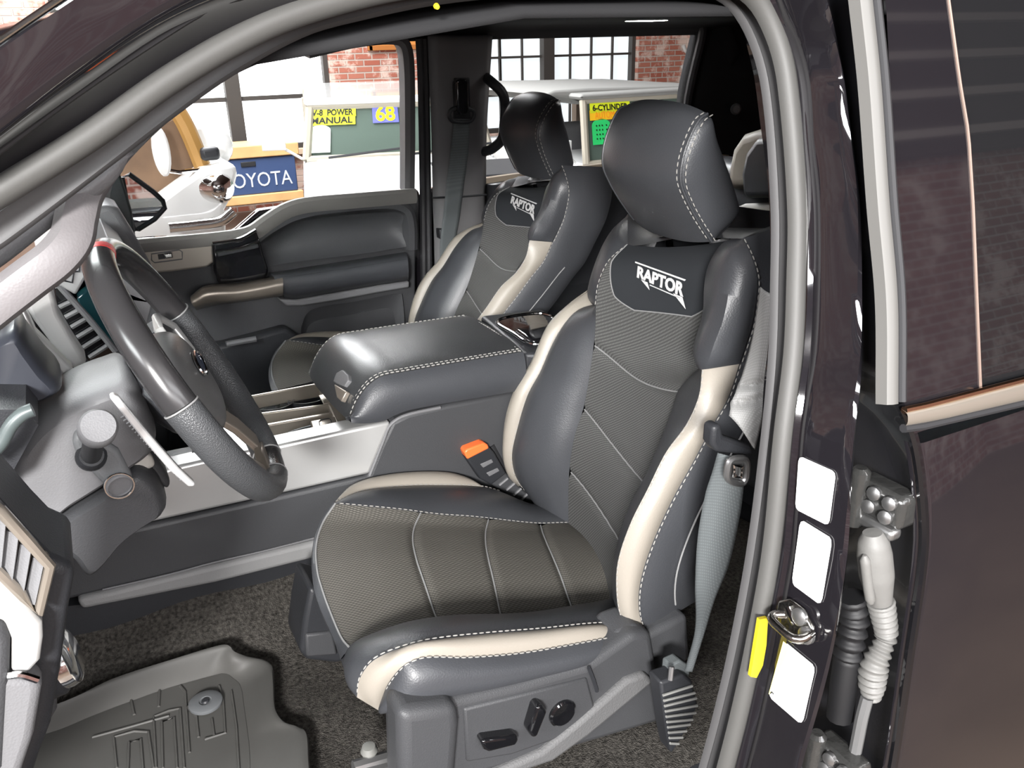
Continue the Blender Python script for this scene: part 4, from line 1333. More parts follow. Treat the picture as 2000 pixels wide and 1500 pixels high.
MB().prism(led, (0, .05, 0)).build('lower_ledge', mat('pale_grained_plastic', (.21, .21, .21), .6, bump='noise', bscale=420, bstr=.6, bdist=.0008), K, bevel=.008, seg=3)
MB().prism(pxl([(60, 1192), (240, 1172), (700, 1068), (760, 1100), (760, 1180), (460, 1170), (60, 1320)], YN + .012), (0, .26, 0)).build('base', PLASTD, K)
groove = spline(pxl([(200, 1152), (330, 1122), (420, 1098), (520, 1075), (640, 1044)], YN - .0025), 20)
MB().tube(groove, .002, 6).build('lower_groove', PLASTL, K)

# armrest lid
YL0, YL1 = .900, 1.190
prof = [(683, 822), (688, 806), (697, 785), (712, 762), (728, 746), (748, 735), (790, 727), (880, 711), (950, 699), (1022, 687)]
top_n = pxl(prof, YL0 + .012)
bot_n = pxl([(686, 826), (700, 827), (716, 827), (735, 825), (752, 821), (770, 812), (800, 801), (880, 786), (950, 774), (1022, 762)], YL0 - .004)
shift = np.array([0, YL1 - YL0 - .02, 0])
top_f = top_n + shift
LID = MB().grid(puff(loft([top_n, top_f], 60, 24), .010, (0, 0, 1), 3, ends=False)).build('armrest_lid', mat('smooth_black_leather', (.036, .038, .040), .33, bump='grain', bscale=420, bstr=.2, bdist=.0005), K)
MB().grid(puff(loft([top_n, bot_n], 60, 14), .012, (0, -1, 0), 2.2, ends=False)).build('lid_side', LEATHER, LID)
bot_f = bot_n + shift + np.array([0, .016, 0])
MB().grid(puff(loft([top_f, bot_f], 60, 8), .008, (0, 1, 0), 2.2, ends=False)).build('lid_far_side', LEATHER, LID)
MB().grid(loft([bot_n, bot_f], 60, 4)).build('lid_underside', PLASTD, LID)
stitches('stitching', [spline(top_n + np.array([0, .004, .002]), 80)], LID, r=.0014)
stitches('stitching', [spline(top_n + np.array([0, .012, .003]), 80)], LID, r=.0011)
stitches('stitching', [spline(top_f + np.array([0, -.006, .003]), 80)], LID, r=.0011)
rr_ = np.array([top_n[-1], (top_n[-1] + top_f[-1]) / 2 + [0, 0, .009], top_f[-1]])
stitches('stitching', [spline(rr_ + np.array([-.006, 0, .002]), 40)], LID, r=.0013)
# latch on the lid's front face
n_ = np.array([-.8, 0, .35])
Pt = [(633, 0), (0, 0)]
pl0 = (top_n[2] + top_f[2]) / 2
nn = nrm(np.cross(top_n[3] - top_n[1], top_f[1] - top_n[1])); nn = nn if nn[0] < 0 else -nn
lat = [pplane(u, v, pl0 + nn * .0135, nn) for u, v in ((650, 745), (656, 728), (668, 722), (679, 732), (680, 743), (672, 755), (655, 748))]
MB().prism(lat, nn * -.012).build('lid_latch_recess', PLASTL, LID, bevel=.002)
lat = [pplane(u, v, pl0 + nn * .0145, nn) for u, v in ((652, 750), (676, 764), (666, 784), (657, 776))]
MB().prism(lat, nn * -.010).build('lid_latch', BRONZE, LID, bevel=.002)

# rear of the console: cup recess with a bright rim
zc_ = float(top_n[-1][2]) - .004
rq = [pz(u, v, zc_) for u, v in ((1023, 690), (938, 616), (1058, 603), (1090, 618), (1130, 690))]
MB().prism(rq, (0, 0, -.14)).build('rear_deck', PLASTD, K, bevel=.008, seg=3)
rq = [pz(u, v, zc_ + .006) for u, v in ((972, 626), (1050, 612), (1085, 622), (1075, 668), (1040, 672), (1005, 652))]
MB().tube(spline(rq, 40, closed=True), .0035, 8, closed=True).build('rear_cup_rim', CHROME, K)
MB().prism(rq, (0, 0, -.004)).build('rear_cup_recess', GLOSS, K)
hb = [pz(u, v, zc_ + .014) for u, v in ((1005, 640), (1045, 630), (1072, 634), (1068, 660), (1040, 664))]
MB().prism(hb, (0, 0, -.02)).build('rear_bin_cover', GLOSS, K, bevel=.006, seg=3)

# front tray: taupe frame round cup holders and selector slot
ZD = 1.283
d = lambda u, v, z=ZD: pz(u, v, z)
fr = MB()


def bar(a, b, w, h=.022, z=ZD, m=None):
    a = d(*a, z); b = d(*b, z)
    t = nrm(b - a); n = np.cross([0, 0, 1], t) * w / 2
    return [a + n, b + n, b - n, a - n], (0, 0, -h)


TRAY = MB().prism([d(380, 800, ZD - .035), d(640, 738, ZD - .035), d(690, 850, ZD - .035), d(440, 905, ZD - .035)], (0, 0, -.02)).build('tray', GLOSS, K)
rt = [d(622, 750), d(646, 744), d(664, 772), d(690, 846), d(668, 853), d(645, 800)]
MB().prism(rt, (0, 0, -.03)).build('tray_frame', BRONZE, TRAY, bevel=.003)
nb_ = [d(420, 896), d(420, 908), d(548, 880), d(672, 853), d(690, 846), d(668, 842), d(548, 868)]
MB().prism(nb_, (0, 0, -.03)).build('tray_frame', BRONZE, TRAY, bevel=.003)
pd_ = [d(605, 822), d(656, 812), d(668, 846), d(617, 858)]
MB().prism(pd_, (0, 0, -.03)).build('switch_panel', BRONZE, TRAY, bevel=.003)
for a, b, w in (((440, 782), (630, 747), .008), ((470, 812), (642, 789), .008), ((470, 838), (648, 806), .010)):
    q_, e_ = bar(a, b, w, .03)
    MB().prism(q_, e_).build('bright_rail', BRONZE, TRAY, bevel=.002)
q_ = [d(u, v, ZD + .001) for u, v in ((623, 823), (627, 820), (642, 817), (646, 820), (651, 842), (648, 846), (632, 849), (628, 846))]
o2 = MB().tube(q_, .0009, 6, closed=True).build('switch_outline', PLASTD, TRAY)
cc = d(600, 783, ZD - .036)
MB().lathe([(.040, 0), (.043, .012), (.040, .012), (.036, 0)], cc, (0, 0, 1), 32, caps=False).build('cup_holder', PLASTD, TRAY)
MB().lathe([(.040, 0), (.043, .012), (.040, .012), (.036, 0)], d(535, 795, ZD - .036), (0, 0, 1), 32, caps=False).build('cup_holder', PLASTD, TRAY)
MB().tube(spline([d(545, 862, ZD - .022), d(575, 848, ZD - .008), d(608, 838, ZD - .012)], 16), .008, 10).build('cable_tidy', PLASTD, TRAY)
MB().prism([d(560, 846, ZD - .03), d(608, 836, ZD - .03), d(612, 848, ZD - .03), d(566, 860, ZD - .03)], (0, 0, .01)).build('tray_insert', PLASTL, TRAY, bevel=.003)
MB().prism([d(622, 772, ZD + .002), d(640, 768, ZD + .002), d(648, 784, ZD + .002), d(632, 788, ZD + .002)], (0, 0, -.004)).build('power_socket', BRONZE, TRAY, bevel=.001)

# ================================================================== dashboard
def barrel(L, y, dy):
    """block with rounded flanks whose outline is L, measured half-way through its depth"""
    P0 = spline(np.array([py(u, v, y + dy * .35) for u, v in L]), 90, closed=True)[:-1]
    c = P0.mean(0); rows = []
    for f, s in ((0, .80), (.03, .88), (.10, .95), (.22, .99), (.4, 1.0), (.7, .98), (.9, .93), (1.0, .80)):
        q = c + (P0 - c) * s; q[:, 1] = y + dy * f
        rows.append(q)
    mb = MB().grid(np.array(rows), cv=True)
    mb.cap(rows[0]); mb.cap(rows[-1])
    return mb


def deep(L, y, dy, split):
    """outline for a deep block: its upper points are measured on the far face, the lower ones on the near face"""
    out_ = []
    for u, v in L:
        p = py(u, v, y + dy if v < split else y)
        out_.append(np.array([p[0], y, p[2]]))
    return out_


DB = thing('dashboard', 'dark dashboard with silver-framed air vents across the front of the cab', 'dashboard', (-.3, 1.0, .95))
pr_ = [(-.70, 1.45), (-.40, 1.50), (-.22, 1.475), (-.13, 1.42), (-.115, 1.34), (-.16, 1.26), (-.30, 1.17), (-.70, 1.12)]
MB().prism([(a, .34, b) for a, b in pr_], (0, 1.44, 0)).build('dash_body', PLAST, DB, bevel=.02, seg=3)
# passenger end and top pad
e = [py(u, v, 1.62) for u, v in ((196, 402), (212, 398), (232, 408), (270, 470), (300, 525), (318, 570), (260, 590), (150, 560), (150, 430))]
MB().prism(e, (0, .14, 0)).build('dash_end', PLASTL, DB, bevel=.015, seg=3)  # lighter grey than the dash body, standing for light on this end
tp = deep(((120, 560), (150, 510), (176, 470), (194, 425), (228, 452), (246, 482), (238, 520), (205, 560), (160, 600)), 1.10, .5, 530)
MB().prism(tp, (0, .5, 0)).build('dash_top_pad', PLASTL, DB, bevel=.02, seg=3)  # dark pad coloured lighter; the strong light on it is in the colour
# centre screen
sc_ = [py(u, v, 1.06) for u, v in ((150, 582), (176, 560), (206, 555), (222, 600), (225, 680), (206, 690), (160, 620))]
MB().prism(sc_, (0, .03, 0)).build('touch_screen', mat('teal_screen_glass', (.012, .05, .06), .08, spec=.6), DB, bevel=.003)
# centre vent with slats and silver surround
vq = [py(u, v, 1.0) for u, v in ((106, 562), (116, 556), (226, 684), (222, 700), (182, 715), (150, 680), (112, 625))]
MB().prism(vq, (0, .03, 0)).build('center_vent', GLOSS, DB, bevel=.002)
mb = MB()
for i in range(6):
    f = (i + .5) / 6
    a = np.array(py(110 + 70 * f, 590 + 118 * f, .994)); b = np.array(py(132 + 84 * f, 580 + 104 * f, .994))
    MB().tube([a, b], .004, 6).build('vent_slat', PLASTL, DB)
MB().tube([py(116, 558, .985), py(170, 618, .985), py(226, 686, .985)], .005, 8).build('vent_rail', PLASTL, DB)
sv = [py(u, v, .80) for u, v in ((48, 596), (97, 558), (104, 575), (114, 613), (142, 662), (172, 708), (146, 724), (110, 685), (67, 628))]
MB().prism(sv, (0, .05, 0)).build('vent_surround', SATIN, DB, bevel=.006, seg=3)
# switch bank above the vent
sb = [py(u, v, .98) for u, v in ((92, 560), (120, 532), (147, 510), (166, 496), (171, 536), (148, 577), (112, 556))]
MB().prism(sb, (0, .05, 0)).build('switch_bank', mat('pale_grey_plastic', (.45, .45, .45), .5), DB, bevel=.004)
for qd in (((124, 548), (129, 540), (144, 533), (141, 552)), ((136, 531), (146, 520), (156, 514), (155, 530))):
    MB().tube([py(u, v, .978) for u, v in qd], .0016, 6, closed=True).build('switch_outline', PLASTD, DB)

# instrument binnacle
bn = deep(((-90, 690), (-40, 655), (0, 634), (32, 616), (56, 651), (92, 700), (122, 733), (110, 748), (60, 768), (0, 800), (-90, 840)), .60, .09, 735)
BN = barrel(((-90, 690), (-40, 655), (0, 636), (32, 622), (56, 655), (92, 704), (122, 738), (110, 752), (60, 772), (0, 800), (-90, 840)), .58, .14).build('instrument_hood', mat('slate_plastic', (.022, .024, .031), .36), DB)
MB().prism([py(u, v, .70) for u, v in ((32, 613), (47, 600), (70, 650), (146, 726), (128, 742), (56, 655))], (0, .03, 0)).build('hood_bright_trim', SATIN, BN, bevel=.004)
ring = spline([py(u, v, .46) for u, v in ((-40, 905), (0, 868), (22, 830), (45, 808), (64, 800))], 24)
MB().tube(ring, .007, 10).build('gauge_ring', mat('teal_grey_plastic', (.07, .085, .085), .35), BN)
MB().prism([py(u, v, .50) for u, v in ((-90, 800), (50, 800), (75, 830), (20, 930), (-90, 1000))], (0, .2, 0)).build('gauge_panel', PLASTD, BN)

# outboard air vent and lighting knob at the dash's near end
YE = .225
EN = MB().prism([py(u, v, YE + .02) for u, v in ((-90, 880), (-20, 960), (60, 1050), (100, 1090), (150, 1110), (135, 1190), (120, 1300), (100, 1420), (70, 1500), (40, 1620), (-90, 1620))], (0, .10, 0)).build('dash_near_end', PLASTD, DB, bevel=.01, seg=3)
fr_ = [py(u, v, YE) for u, v in ((-60, 935), (0, 997), (50, 1052), (97, 1105), (76, 1196), (40, 1160), (0, 1122), (-60, 1060))]
MB().tube(np.array(fr_), .0045, 8, closed=True).build('near_vent_frame', BRONZE, EN)
MB().prism([p + np.array([0, .008, 0]) for p in fr_], (0, .01, 0)).build('near_vent', GLOSS, EN)
for i in range(5):
    a = py(-22 + 25 * i, 985 + 26 * i, YE + .004); b = py(-28 + 22 * i, 1078 + 24 * i, YE + .004)
    MB().sweep([a, (a + b) / 2, b], [(-.004, 0), (.004, -.006), (.005, 0), (-.003, .006)], (0, -1, 0)).build('vent_vane', PLASTL, EN)
sp_ = [py(u, v, YE - .004) for u, v in ((-90, 1050), (0, 1128), (50, 1180), (82, 1216), (84, 1245), (78, 1290), (56, 1314), (22, 1314), (22, 1250), (8, 1215), (-90, 1180))]
MB().prism(sp_, (0, .02, 0)).build('near_silver_trim', SATIN, EN, bevel=.003)
lp_ = [py(u, v, YE - .006) for u, v in ((-90, 1310), (20, 1322), (76, 1328), (82, 1345), (66, 1440), (36, 1530), (0, 1620), (-90, 1620))]
MB().prism(lp_, (0, .03, 0)).build('near_lower_panel', PLASTL, EN, bevel=.008, seg=3)
lp_ = [py(u, v, YE - .008) for u, v in ((-90, 1190), (10, 1222), (20, 1250), (18, 1320), (8, 1500), (-90, 1620))]
MB().prism(lp_, (0, .02, 0)).build('near_side_cap', PLAST, EN, bevel=.006, seg=3)
MB().tube(spline([py(u, v, YE - .008) for u, v in ((14, 1320), (40, 1318), (74, 1328))], 12), .003, 8).build('panel_bright_line', CHROME, EN)
c = py(118, 1288, .30)
MB().lathe([(.027, -.006), (.0275, .004), (.026, .010), (.020, .013), (.0, .013)], c, (.93, -.1, .2), 30).build('headlamp_knob', CHROME, DB)
MB().lathe([(.031, -.02), (.031, -.004), (.027, .0)], c, (.93, -.1, .2), 30).build('knob_bezel', PLASTD, DB)
MB().prism([py(u, v, .28) for u, v in ((82, 1300), (110, 1320), (112, 1390), (95, 1420), (60, 1430))], (0, .08, 0)).build('knob_panel', PLAST, DB, bevel=.008, seg=3)

# ================================================================== steering column
SCOL = thing('steering_column', 'grey steering column shroud with the signal stalk behind the wheel', 'steering column', (-.05, .62, 1.42))
up_ = [(212, 728), (160, 748), (116, 772), (68, 806), (24, 862), (20, 900), (40, 960), (76, 1002), (130, 968), (182, 936), (262, 884), (300, 850), (290, 780), (250, 720)]
barrel(up_, .555, .15).build('upper_shroud', PLASTL, SCOL)
lo_ = [(78, 1004), (130, 971), (182, 939), (262, 886), (300, 905), (322, 955), (316, 972), (285, 992), (235, 1030), (186, 1086), (166, 1098), (140, 1066), (110, 1040)]
barrel(lo_, .552, .15).build('lower_shroud', PLAST, SCOL)  # same plastic as the upper shroud; its underside shade is in the darker colour
pv = [(140, 862), (150, 840), (200, 860), (232, 880), (258, 930), (262, 955), (246, 970), (220, 966), (180, 925), (152, 898)]
MB().prism([py(u, v, .546) for u, v in pv], (0, .03, 0)).build('stalk_plate', mat('slate_grey_plastic', (.12, .125, .13), .5, bump='grain', bscale=520, bstr=.3, bdist=.0006), SCOL, bevel=.006, seg=3)
a = py(178, 892, .55); b = py(184, 858, .48); c2 = py(192, 833, .415)
st_ = MB().tube(spline([a, b, c2], 12), np.array([.011] * 8 + [.013, .0155, .0165, .0165]), 16).build('signal_stalk', PLASTD, SCOL)
ax_ = nrm(c2 - b)
MB().lathe([(.0185, -.022), (.0185, -.002), (.016, .003), (.0, .004)], c2, ax_, 28).build('stalk_end_cap', PLASTL, st_)
MB().lathe([(.017, 0), (.0165, .008), (.013, .012)], a, ax_, 24).build('stalk_collar', PLASTD, st_)
c = py(233, 947, .545)
MB().lathe([(.0155, .0), (.0155, -.003), (.0135, -.004), (.013, -.002), (.0, -.003)], c, (-.15, 1, .25), 28, caps=False).build('ignition_button', PLASTL, SCOL)
MB().tube([c + .0158 * np.array([math.cos(t), .0, math.sin(t)]) + [0, -.003, 0] for t in np.linspace(0, 2 * np.pi, 24, endpoint=False)], .0011, 6, closed=True).build('button_ring', CHROME, SCOL)
lv = [(222, 855), (245, 835), (290, 872), (335, 940), (330, 960), (290, 935), (262, 905)]
MB().prism([py(u, v, .585) for u, v in lv], (0, .10, 0)).build('tilt_mechanism', PLAST, SCOL, bevel=.008, seg=3)
lv = [(236, 890), (262, 872), (298, 892), (305, 912), (275, 925)]
MB().prism([py(u, v, .575) for u, v in lv], (0, .03, 0)).build('tilt_lever', mat('cream_plastic', (.55, .53, .49), .5), SCOL, bevel=.005, seg=3)

# ================================================================== steering wheel
wc = np.array([.102, .640, 1.562]); th = math.radians(26.5); ps = math.radians(-7.2)
wa = nrm([math.cos(th) * math.cos(ps), math.sin(ps) * math.cos(th), math.sin(th)])
wdn = nrm(np.cross([0, 1, 0], wa)); wri = np.cross(wa, wdn); wup = -wdn
SW = thing('steering_wheel', 'black leather steering wheel with a red centre mark on its rim', 'steering wheel', wc)
Wp = lambda r, u, n=0: wc + wri * r + wup * u + wa * n
RW = .178


def rim(a0, a1, m, name, r=.0172, n=70, squash=1.0):
    a = np.radians(np.linspace(a0, a1, n))                 # 0 = top, positive = towards the passenger side
    G = []
    for t in a:
        cd = wri * math.sin(t) + wup * math.cos(t); p = wc + cd * RW
        k = np.linspace(0, 2 * np.pi, 18, endpoint=False)
        G.append([p + cd * math.cos(x) * r * .92 + wa * math.sin(x) * r * 1.12 for x in k])
    G = np.array(G); mb = MB().grid(G, cv=True); mb.cap(G[0]); mb.cap(G[-1], True)
    return mb.build(name, m, SW)


PERF = mat('perforated_leather', (.050, .052, .055), .36, bump='grain', bscale=620, bstr=.6, bdist=.0010)
SMOOTHW = mat('smooth_wheel_leather', (.026, .025, .026), .24, spec=.5)
rim(-3, -78, SMOOTHW, 'rim_upper_grip')
rim(3, 82, SMOOTHW, 'rim_upper_grip')
rim(-79, -170, PERF, 'rim_lower_grip', r=.0182)
rim(83, 170, PERF, 'rim_lower_grip', r=.0182)
rim(170.5, 189.5, SMOOTHW, 'rim_base')
rim(-3, 3, mat('red_marker_leather', (.55, .03, .03), .4), 'center_marker', r=.0176)
for s in (-78.5, 82.5, 170.2, 189.8):
    t = math.radians(s); cd = wri * math.sin(t) + wup * math.cos(t); p = wc + cd * RW
    k = np.linspace(0, 2 * np.pi, 20, endpoint=False)
    MB().tube([p + cd * math.cos(x) * .0170 + wa * math.sin(x) * .0202 for x in k], .0012, 6, closed=True).build('rim_seam', PIPING, SW)
# hub: padded airbag cover
rows = []
for i, t in enumerate(np.linspace(0, 1, 14)):
    s = 1 - .96 * t ** 2.2 if t < 1 else .0
    h = -.034 + .046 * (1 - (1 - t) ** 2.4)
    row = []
    for k in np.linspace(0, 2 * np.pi, 48, endpoint=False):
        ck, sk = math.cos(k), math.sin(k)
        rx = math.copysign(abs(ck) ** .75, ck) * .094; uy = math.copysign(abs(sk) ** .75, sk) * (.062 if sk > 0 else .080)
        rx *= 1 - .22 * max(0, -sk)
        row.append(Wp(rx * s, uy * s - .004, h))
    rows.append(row)
hub = MB().grid(np.array(rows), cv=True).build('airbag_cover', mat('soft_grey_leather', (.10, .10, .10), .36, bump='grain', bscale=450, bstr=.2, bdist=.0005), SW)
k = np.linspace(0, 2 * np.pi, 36, endpoint=False)
MB().tube([Wp(.030 * math.cos(x), .004 + .013 * math.sin(x), .0145) for x in k], .0022, 8, closed=True).build('emblem_ring', CHROME, hub)
MB().prism([Wp(.029 * math.cos(x), .004 + .0125 * math.sin(x), .012) for x in k], wa * .0022).build('emblem_oval', mat('slate_blue_enamel', (.05, .06, .09), .15), hub)
# back cover behind the spokes
rows = []
for h, s in ((-.034, 1.0), (-.04, 1.0), (-.055, .8), (-.065, .55)):
    rows.append([Wp(.085 * s * math.cos(x), .07 * s * math.sin(x), h) for x in k])
mb = MB().grid(np.array(rows), cv=True); mb.cap(rows[-1])
mb.build('hub_rear_cover', PLASTD, SW)
# side spokes with switch clusters
for s in (-1, 1):
    o2 = [Wp(s * .060, .040, -.03), Wp(s * .105, .046, -.026), Wp(s * .162, .022, -.006), Wp(s * .164, -.022, -.006), Wp(s * .112, -.046, -.026), Wp(s * .06, -.06, -.03)]
    spk = MB().prism(o2, wa * -.016).build('side_spoke', PLASTD, SW, bevel=.004)
    lp = [Wp(s * .076, .046, -.014), Wp(s * .118, .048, -.014), Wp(s * .148, .016, -.010), Wp(s * .142, -.024, -.010), Wp(s * .108, -.046, -.014), Wp(s * .084, -.02, -.014)]
    MB().tube(np.array(lp), .0068, 10, closed=True).build('switch_surround', SATIN, spk)
    MB().prism(lp, wa * -.018).build('switch_panel', PLASTD, spk)
    for r_, u_ in ((.108, .018), (.124, .004), (.108, -.014), (.097, .004), (.122, .022)):
        MB().box(Wp(s * r_, u_, -.016), (.011, .011, .008), np.stack([wri, wup, wa], 1)).build('switch_button', PLASTL, spk, bevel=.002)
# lower spoke: open taupe frame
sp2 = [Wp(-.040, -.070, -.024), Wp(-.052, -.120, -.012), Wp(-.040, -.168, -.002), Wp(.040, -.168, -.002), Wp(.052, -.120, -.012), Wp(.040, -.070, -.024)]
LS = MB().sweep(np.array([sp2[0], sp2[1], sp2[2]]), [(-.016, -.006), (-.016, .004), (.014, .008), (.014, -.006)], wa).build('lower_spoke', BRONZE, SW, bevel=.002)
MB().sweep(np.array([sp2[5], sp2[4], sp2[3]]), [(-.014, -.006), (-.014, .008), (.016, .004), (.016, -.006)], wa).build('lower_spoke', BRONZE, SW, bevel=.002)
MB().sweep(np.array([sp2[2] , Wp(0, -.160, -.002), sp2[3]]), [(-.011, -.006), (-.011, .008), (.011, .008), (.011, -.006)], wa).build('spoke_foot', BRONZE, LS, bevel=.002)
# shift paddle
pd2 = [(213, 776), (221, 771), (232, 776), (300, 858), (350, 915), (382, 945), (379, 951), (368, 951), (330, 918), (280, 860), (240, 810)]
PDL = MB().prism([py(u, v, .505) for u, v in pd2], (0, .012, 0)).build('shift_paddle', mat('light_alloy', (.72, .72, .72), .3, metal=.4), SW, bevel=.002)
for i in range(22):
    f = i / 21
    a = py(236 + 116 * f, 816 + 122 * f, .507); b = py(244 + 114 * f, 812 + 118 * f, .507)
    MB().tube([a, b], .0012, 5).build('paddle_rib', PLASTL, PDL)
# ================================================================== passenger door (closed)
PD = thing('passenger_door', 'dark passenger front door with a gloss black pull bezel and padded armrest, beyond the console', 'car door', (.45, 1.85, .95))
YD = 1.80
Dp = lambda L, y=YD: np.array([py(u, v, y) for u, v in L])
belt = [(120, 497), (200, 488), (275, 479), (350, 471), (440, 462), (488, 452), (520, 430), (556, 408), (592, 397), (690, 388), (816, 377)]
outl = belt + [(815, 430), (812, 520), (812, 700), (812, 900), (100, 980), (60, 600)]
MB().prism(Dp(outl, YD + .035), (0, .05, 0)).build('door_panel', PLAST, PD, bevel=.006)
# top rail: a sweep along the beltline
bl = spline(Dp([(120, 503), (275, 486), (440, 470), (492, 459), (526, 436), (560, 415), (596, 404), (690, 395), (812, 385)], YD), 60)
MB().sweep(bl, [(-.020, -.03), (-.024, .004), (-.015, .012), (.004, .012), (.016, .006), (.018, -.03)], (0, -1, 0)).build('belt_trim', mat('pale_belt_trim', (.15, .145, .135), .5, bump='grain', bscale=520, bstr=.25, bdist=.0005), PD)
# sculpted frame round the upper recess
fr_ = spline(Dp([(497, 470), (530, 446), (572, 424), (620, 412), (740, 400), (775, 402), (796, 414), (803, 440), (804, 488)], YD + .002), 60)
MB().sweep(fr_, [(-.016, -.035), (-.018, .0), (-.006, .008), (.010, .006), (.022, -.012), (.030, -.035)], (0, -1, 0)).build('recess_frame', PLAST, PD)
rec = coons(Dp([(500, 478), (545, 450), (580, 432), (625, 420), (745, 406), (790, 418)], YD + .004), Dp([(520, 522), (560, 514), (640, 504), (720, 494), (795, 482)], YD + .012),
            Dp([(500, 478), (508, 500), (520, 522)], YD + .006), Dp([(790, 418), (797, 450), (795, 482)], YD + .004), 50, 20)
MB().grid(puff(rec, .030, (0, 1, 0), 2.2)).build('upper_recess', PLAST, PD)
# armrest
am = loft([Dp([(522, 534), (570, 526), (660, 512), (740, 500), (792, 492)], YD - .005), Dp([(532, 538), (572, 536), (660, 524), (740, 512), (796, 503)], YD - .055),
           Dp([(545, 560), (575, 560), (660, 545), (740, 531), (798, 522)], YD - .065), Dp([(552, 574), (580, 576), (660, 562), (740, 549), (798, 541)], YD - .050), Dp([(556, 582), (584, 584), (660, 570), (740, 557), (798, 548)], YD - .005)], 50, 30)
AR = MB().grid(am).build('armrest', LEATHER, PD)
MB().tube(spline(Dp([(536, 541), (574, 539), (660, 527), (740, 515), (796, 506)], YD - .058), 40), .0012, 6).build('armrest_seam', PLASTD, AR)
MB().prism(Dp([(545, 585), (580, 586), (660, 572), (740, 558), (800, 549), (800, 562), (740, 572), (660, 587), (590, 598), (560, 598)], YD - .02), (0, .05, 0)).build('armrest_lower_trim', PLASTL, PD, bevel=.005)
# gloss bezel with door pull
gb = Dp([(414, 474), (470, 466), (500, 448), (508, 470), (516, 500), (526, 528), (520, 545), (470, 552), (428, 556), (418, 530)], YD - .020)
GB = MB().prism(gb, (0, .06, 0)).build('pull_bezel', GLOSS, PD, bevel=.008, seg=3)
MB().tube(spline(Dp([(415, 476), (468, 467), (500, 450)], YD - .026), 20), .005, 8).build('bezel_bright_edge', CHROME, GB)
MB().tube(spline(Dp([(420, 492), (470, 484), (506, 470)], YD - .026), 20), .0035, 8).build('bezel_bright_edge', CHROME, GB)
MB().prism(Dp([(424, 494), (504, 476), (506, 484), (426, 502)], YD - .024), (0, .01, 0)).build('seat_memory_strip', PLASTD, GB, bevel=.002)
# taupe switch panel
sp3 = Dp([(250, 492), (275, 488), (340, 480), (408, 470), (416, 476), (418, 512), (404, 522), (330, 532), (300, 534), (262, 528)], YD - .010)
SP = MB().prism(sp3, (0, .05, 0)).build('switch_trim', mat('taupe_trim', (.33, .30, .26), .4, metal=.25), PD, bevel=.006, seg=3)
MB().tube(Dp([(296, 496), (350, 488), (356, 492), (356, 506), (302, 513), (296, 508)], YD - .011), .0016, 6, closed=True).build('switch_outline', PLASTL, SP)
MB().prism(Dp([(308, 497), (336, 493), (338, 503), (310, 507)], YD - .014), (0, .01, 0)).build('switch_slot', PLASTD, SP)
MB().prism(Dp([(319, 496), (336, 493), (338, 503), (323, 506)], YD - .022), (0, .02, 0)).build('window_switch', CHROME, SP, bevel=.003)
# grab tray
gt = loft([Dp([(378, 575), (400, 558), (470, 552), (545, 538)], YD - .01), Dp([(372, 580), (398, 562), (470, 558), (552, 542)], YD - .06), Dp([(374, 592), (400, 574), (470, 568), (553, 552)], YD - .075),
           Dp([(380, 600), (404, 592), (470, 585), (553, 572)], YD - .07), Dp([(384, 606), (410, 598), (470, 590), (553, 578)], YD - .01)], 30, 20)
MB().grid(gt).build('grab_tray', BRONZE, PD)
# lower recess, map pocket
lr = coons(Dp([(588, 640), (600, 612), (625, 600), (690, 590), (770, 574), (785, 574)], YD + .02), Dp([(600, 720), (650, 716), (700, 708), (760, 690), (790, 670)], YD + .03),
           Dp([(588, 640), (590, 680), (600, 720)], YD + .02), Dp([(785, 574), (790, 620), (790, 670)], YD + .02), 40, 16)
MB().grid(puff(lr, .02, (0, 1, 0), 2.4)).build('lower_recess', PLAST, PD)
MB().prism(Dp([(330, 690), (440, 672), (560, 640), (590, 660), (600, 900), (330, 940)], YD - .01), (0, .05, 0)).build('map_pocket', PLASTD, PD, bevel=.012, seg=3)
MB().tube(Dp([(442, 672), (500, 662)], YD - .02), .008, 8).build('pocket_lip', PLASTL, PD)
# window frame, glass run and exterior skin
wf = [ppass(u, v, .0) for u, v in ((805, 378), (806, 250), (804, 120), (796, 84), (776, 70), (700, 74), (600, 96))]
MB().sweep(spline(wf, 50), [(-.018, -.05), (-.022, .0), (-.010, .008), (.006, .004), (.010, -.006), (.010, -.05)], (0, -1, 0)).build('window_frame', PILLAR, PD)
gl_ = [ppass(u, v, .045) for u, v in ((120, 505), (440, 470), (500, 458), (560, 416), (600, 404), (806, 384), (806, 250), (804, 110), (790, 76), (700, 70), (500, 120), (330, 220), (200, 340))]
MB().prism(gl_, (0, .004, 0)).build('window_glass', GLASS, PD, smooth=False)
MB().prism([(-.05, 1.90, .85), (-.05, 1.90, 1.50), (.38, 1.90, 1.475), (.46, 1.90, 1.53), (.93, 1.90, 1.545), (.93, 1.90, .85)], (0, .06, 0)).build('outer_skin', PAINT, PD, bevel=.02)
# exterior mirror
MH = Dp([(204, 352), (215, 338), (232, 332), (246, 372), (258, 412), (266, 470), (262, 482), (226, 420), (205, 400)], 1.93)
MM = MB().prism(MH, (0, .16, 0)).build('mirror_housing', mat('teal_black_plastic', (.030, .038, .040), .45), PD, bevel=.02, seg=3)
mg = Dp([(238, 346), (252, 340), (300, 375), (318, 392), (322, 406), (302, 428), (270, 448), (262, 452), (250, 410)], 2.12)
MB().prism(mg, (.0, .02, 0)).build('mirror_glass', mat('mirror_silvering', (.75, .78, .78), .02, metal=1), MM)
MB().tube(np.array(mg), .007, 8, closed=True).build('mirror_rim', PLASTD, MM)

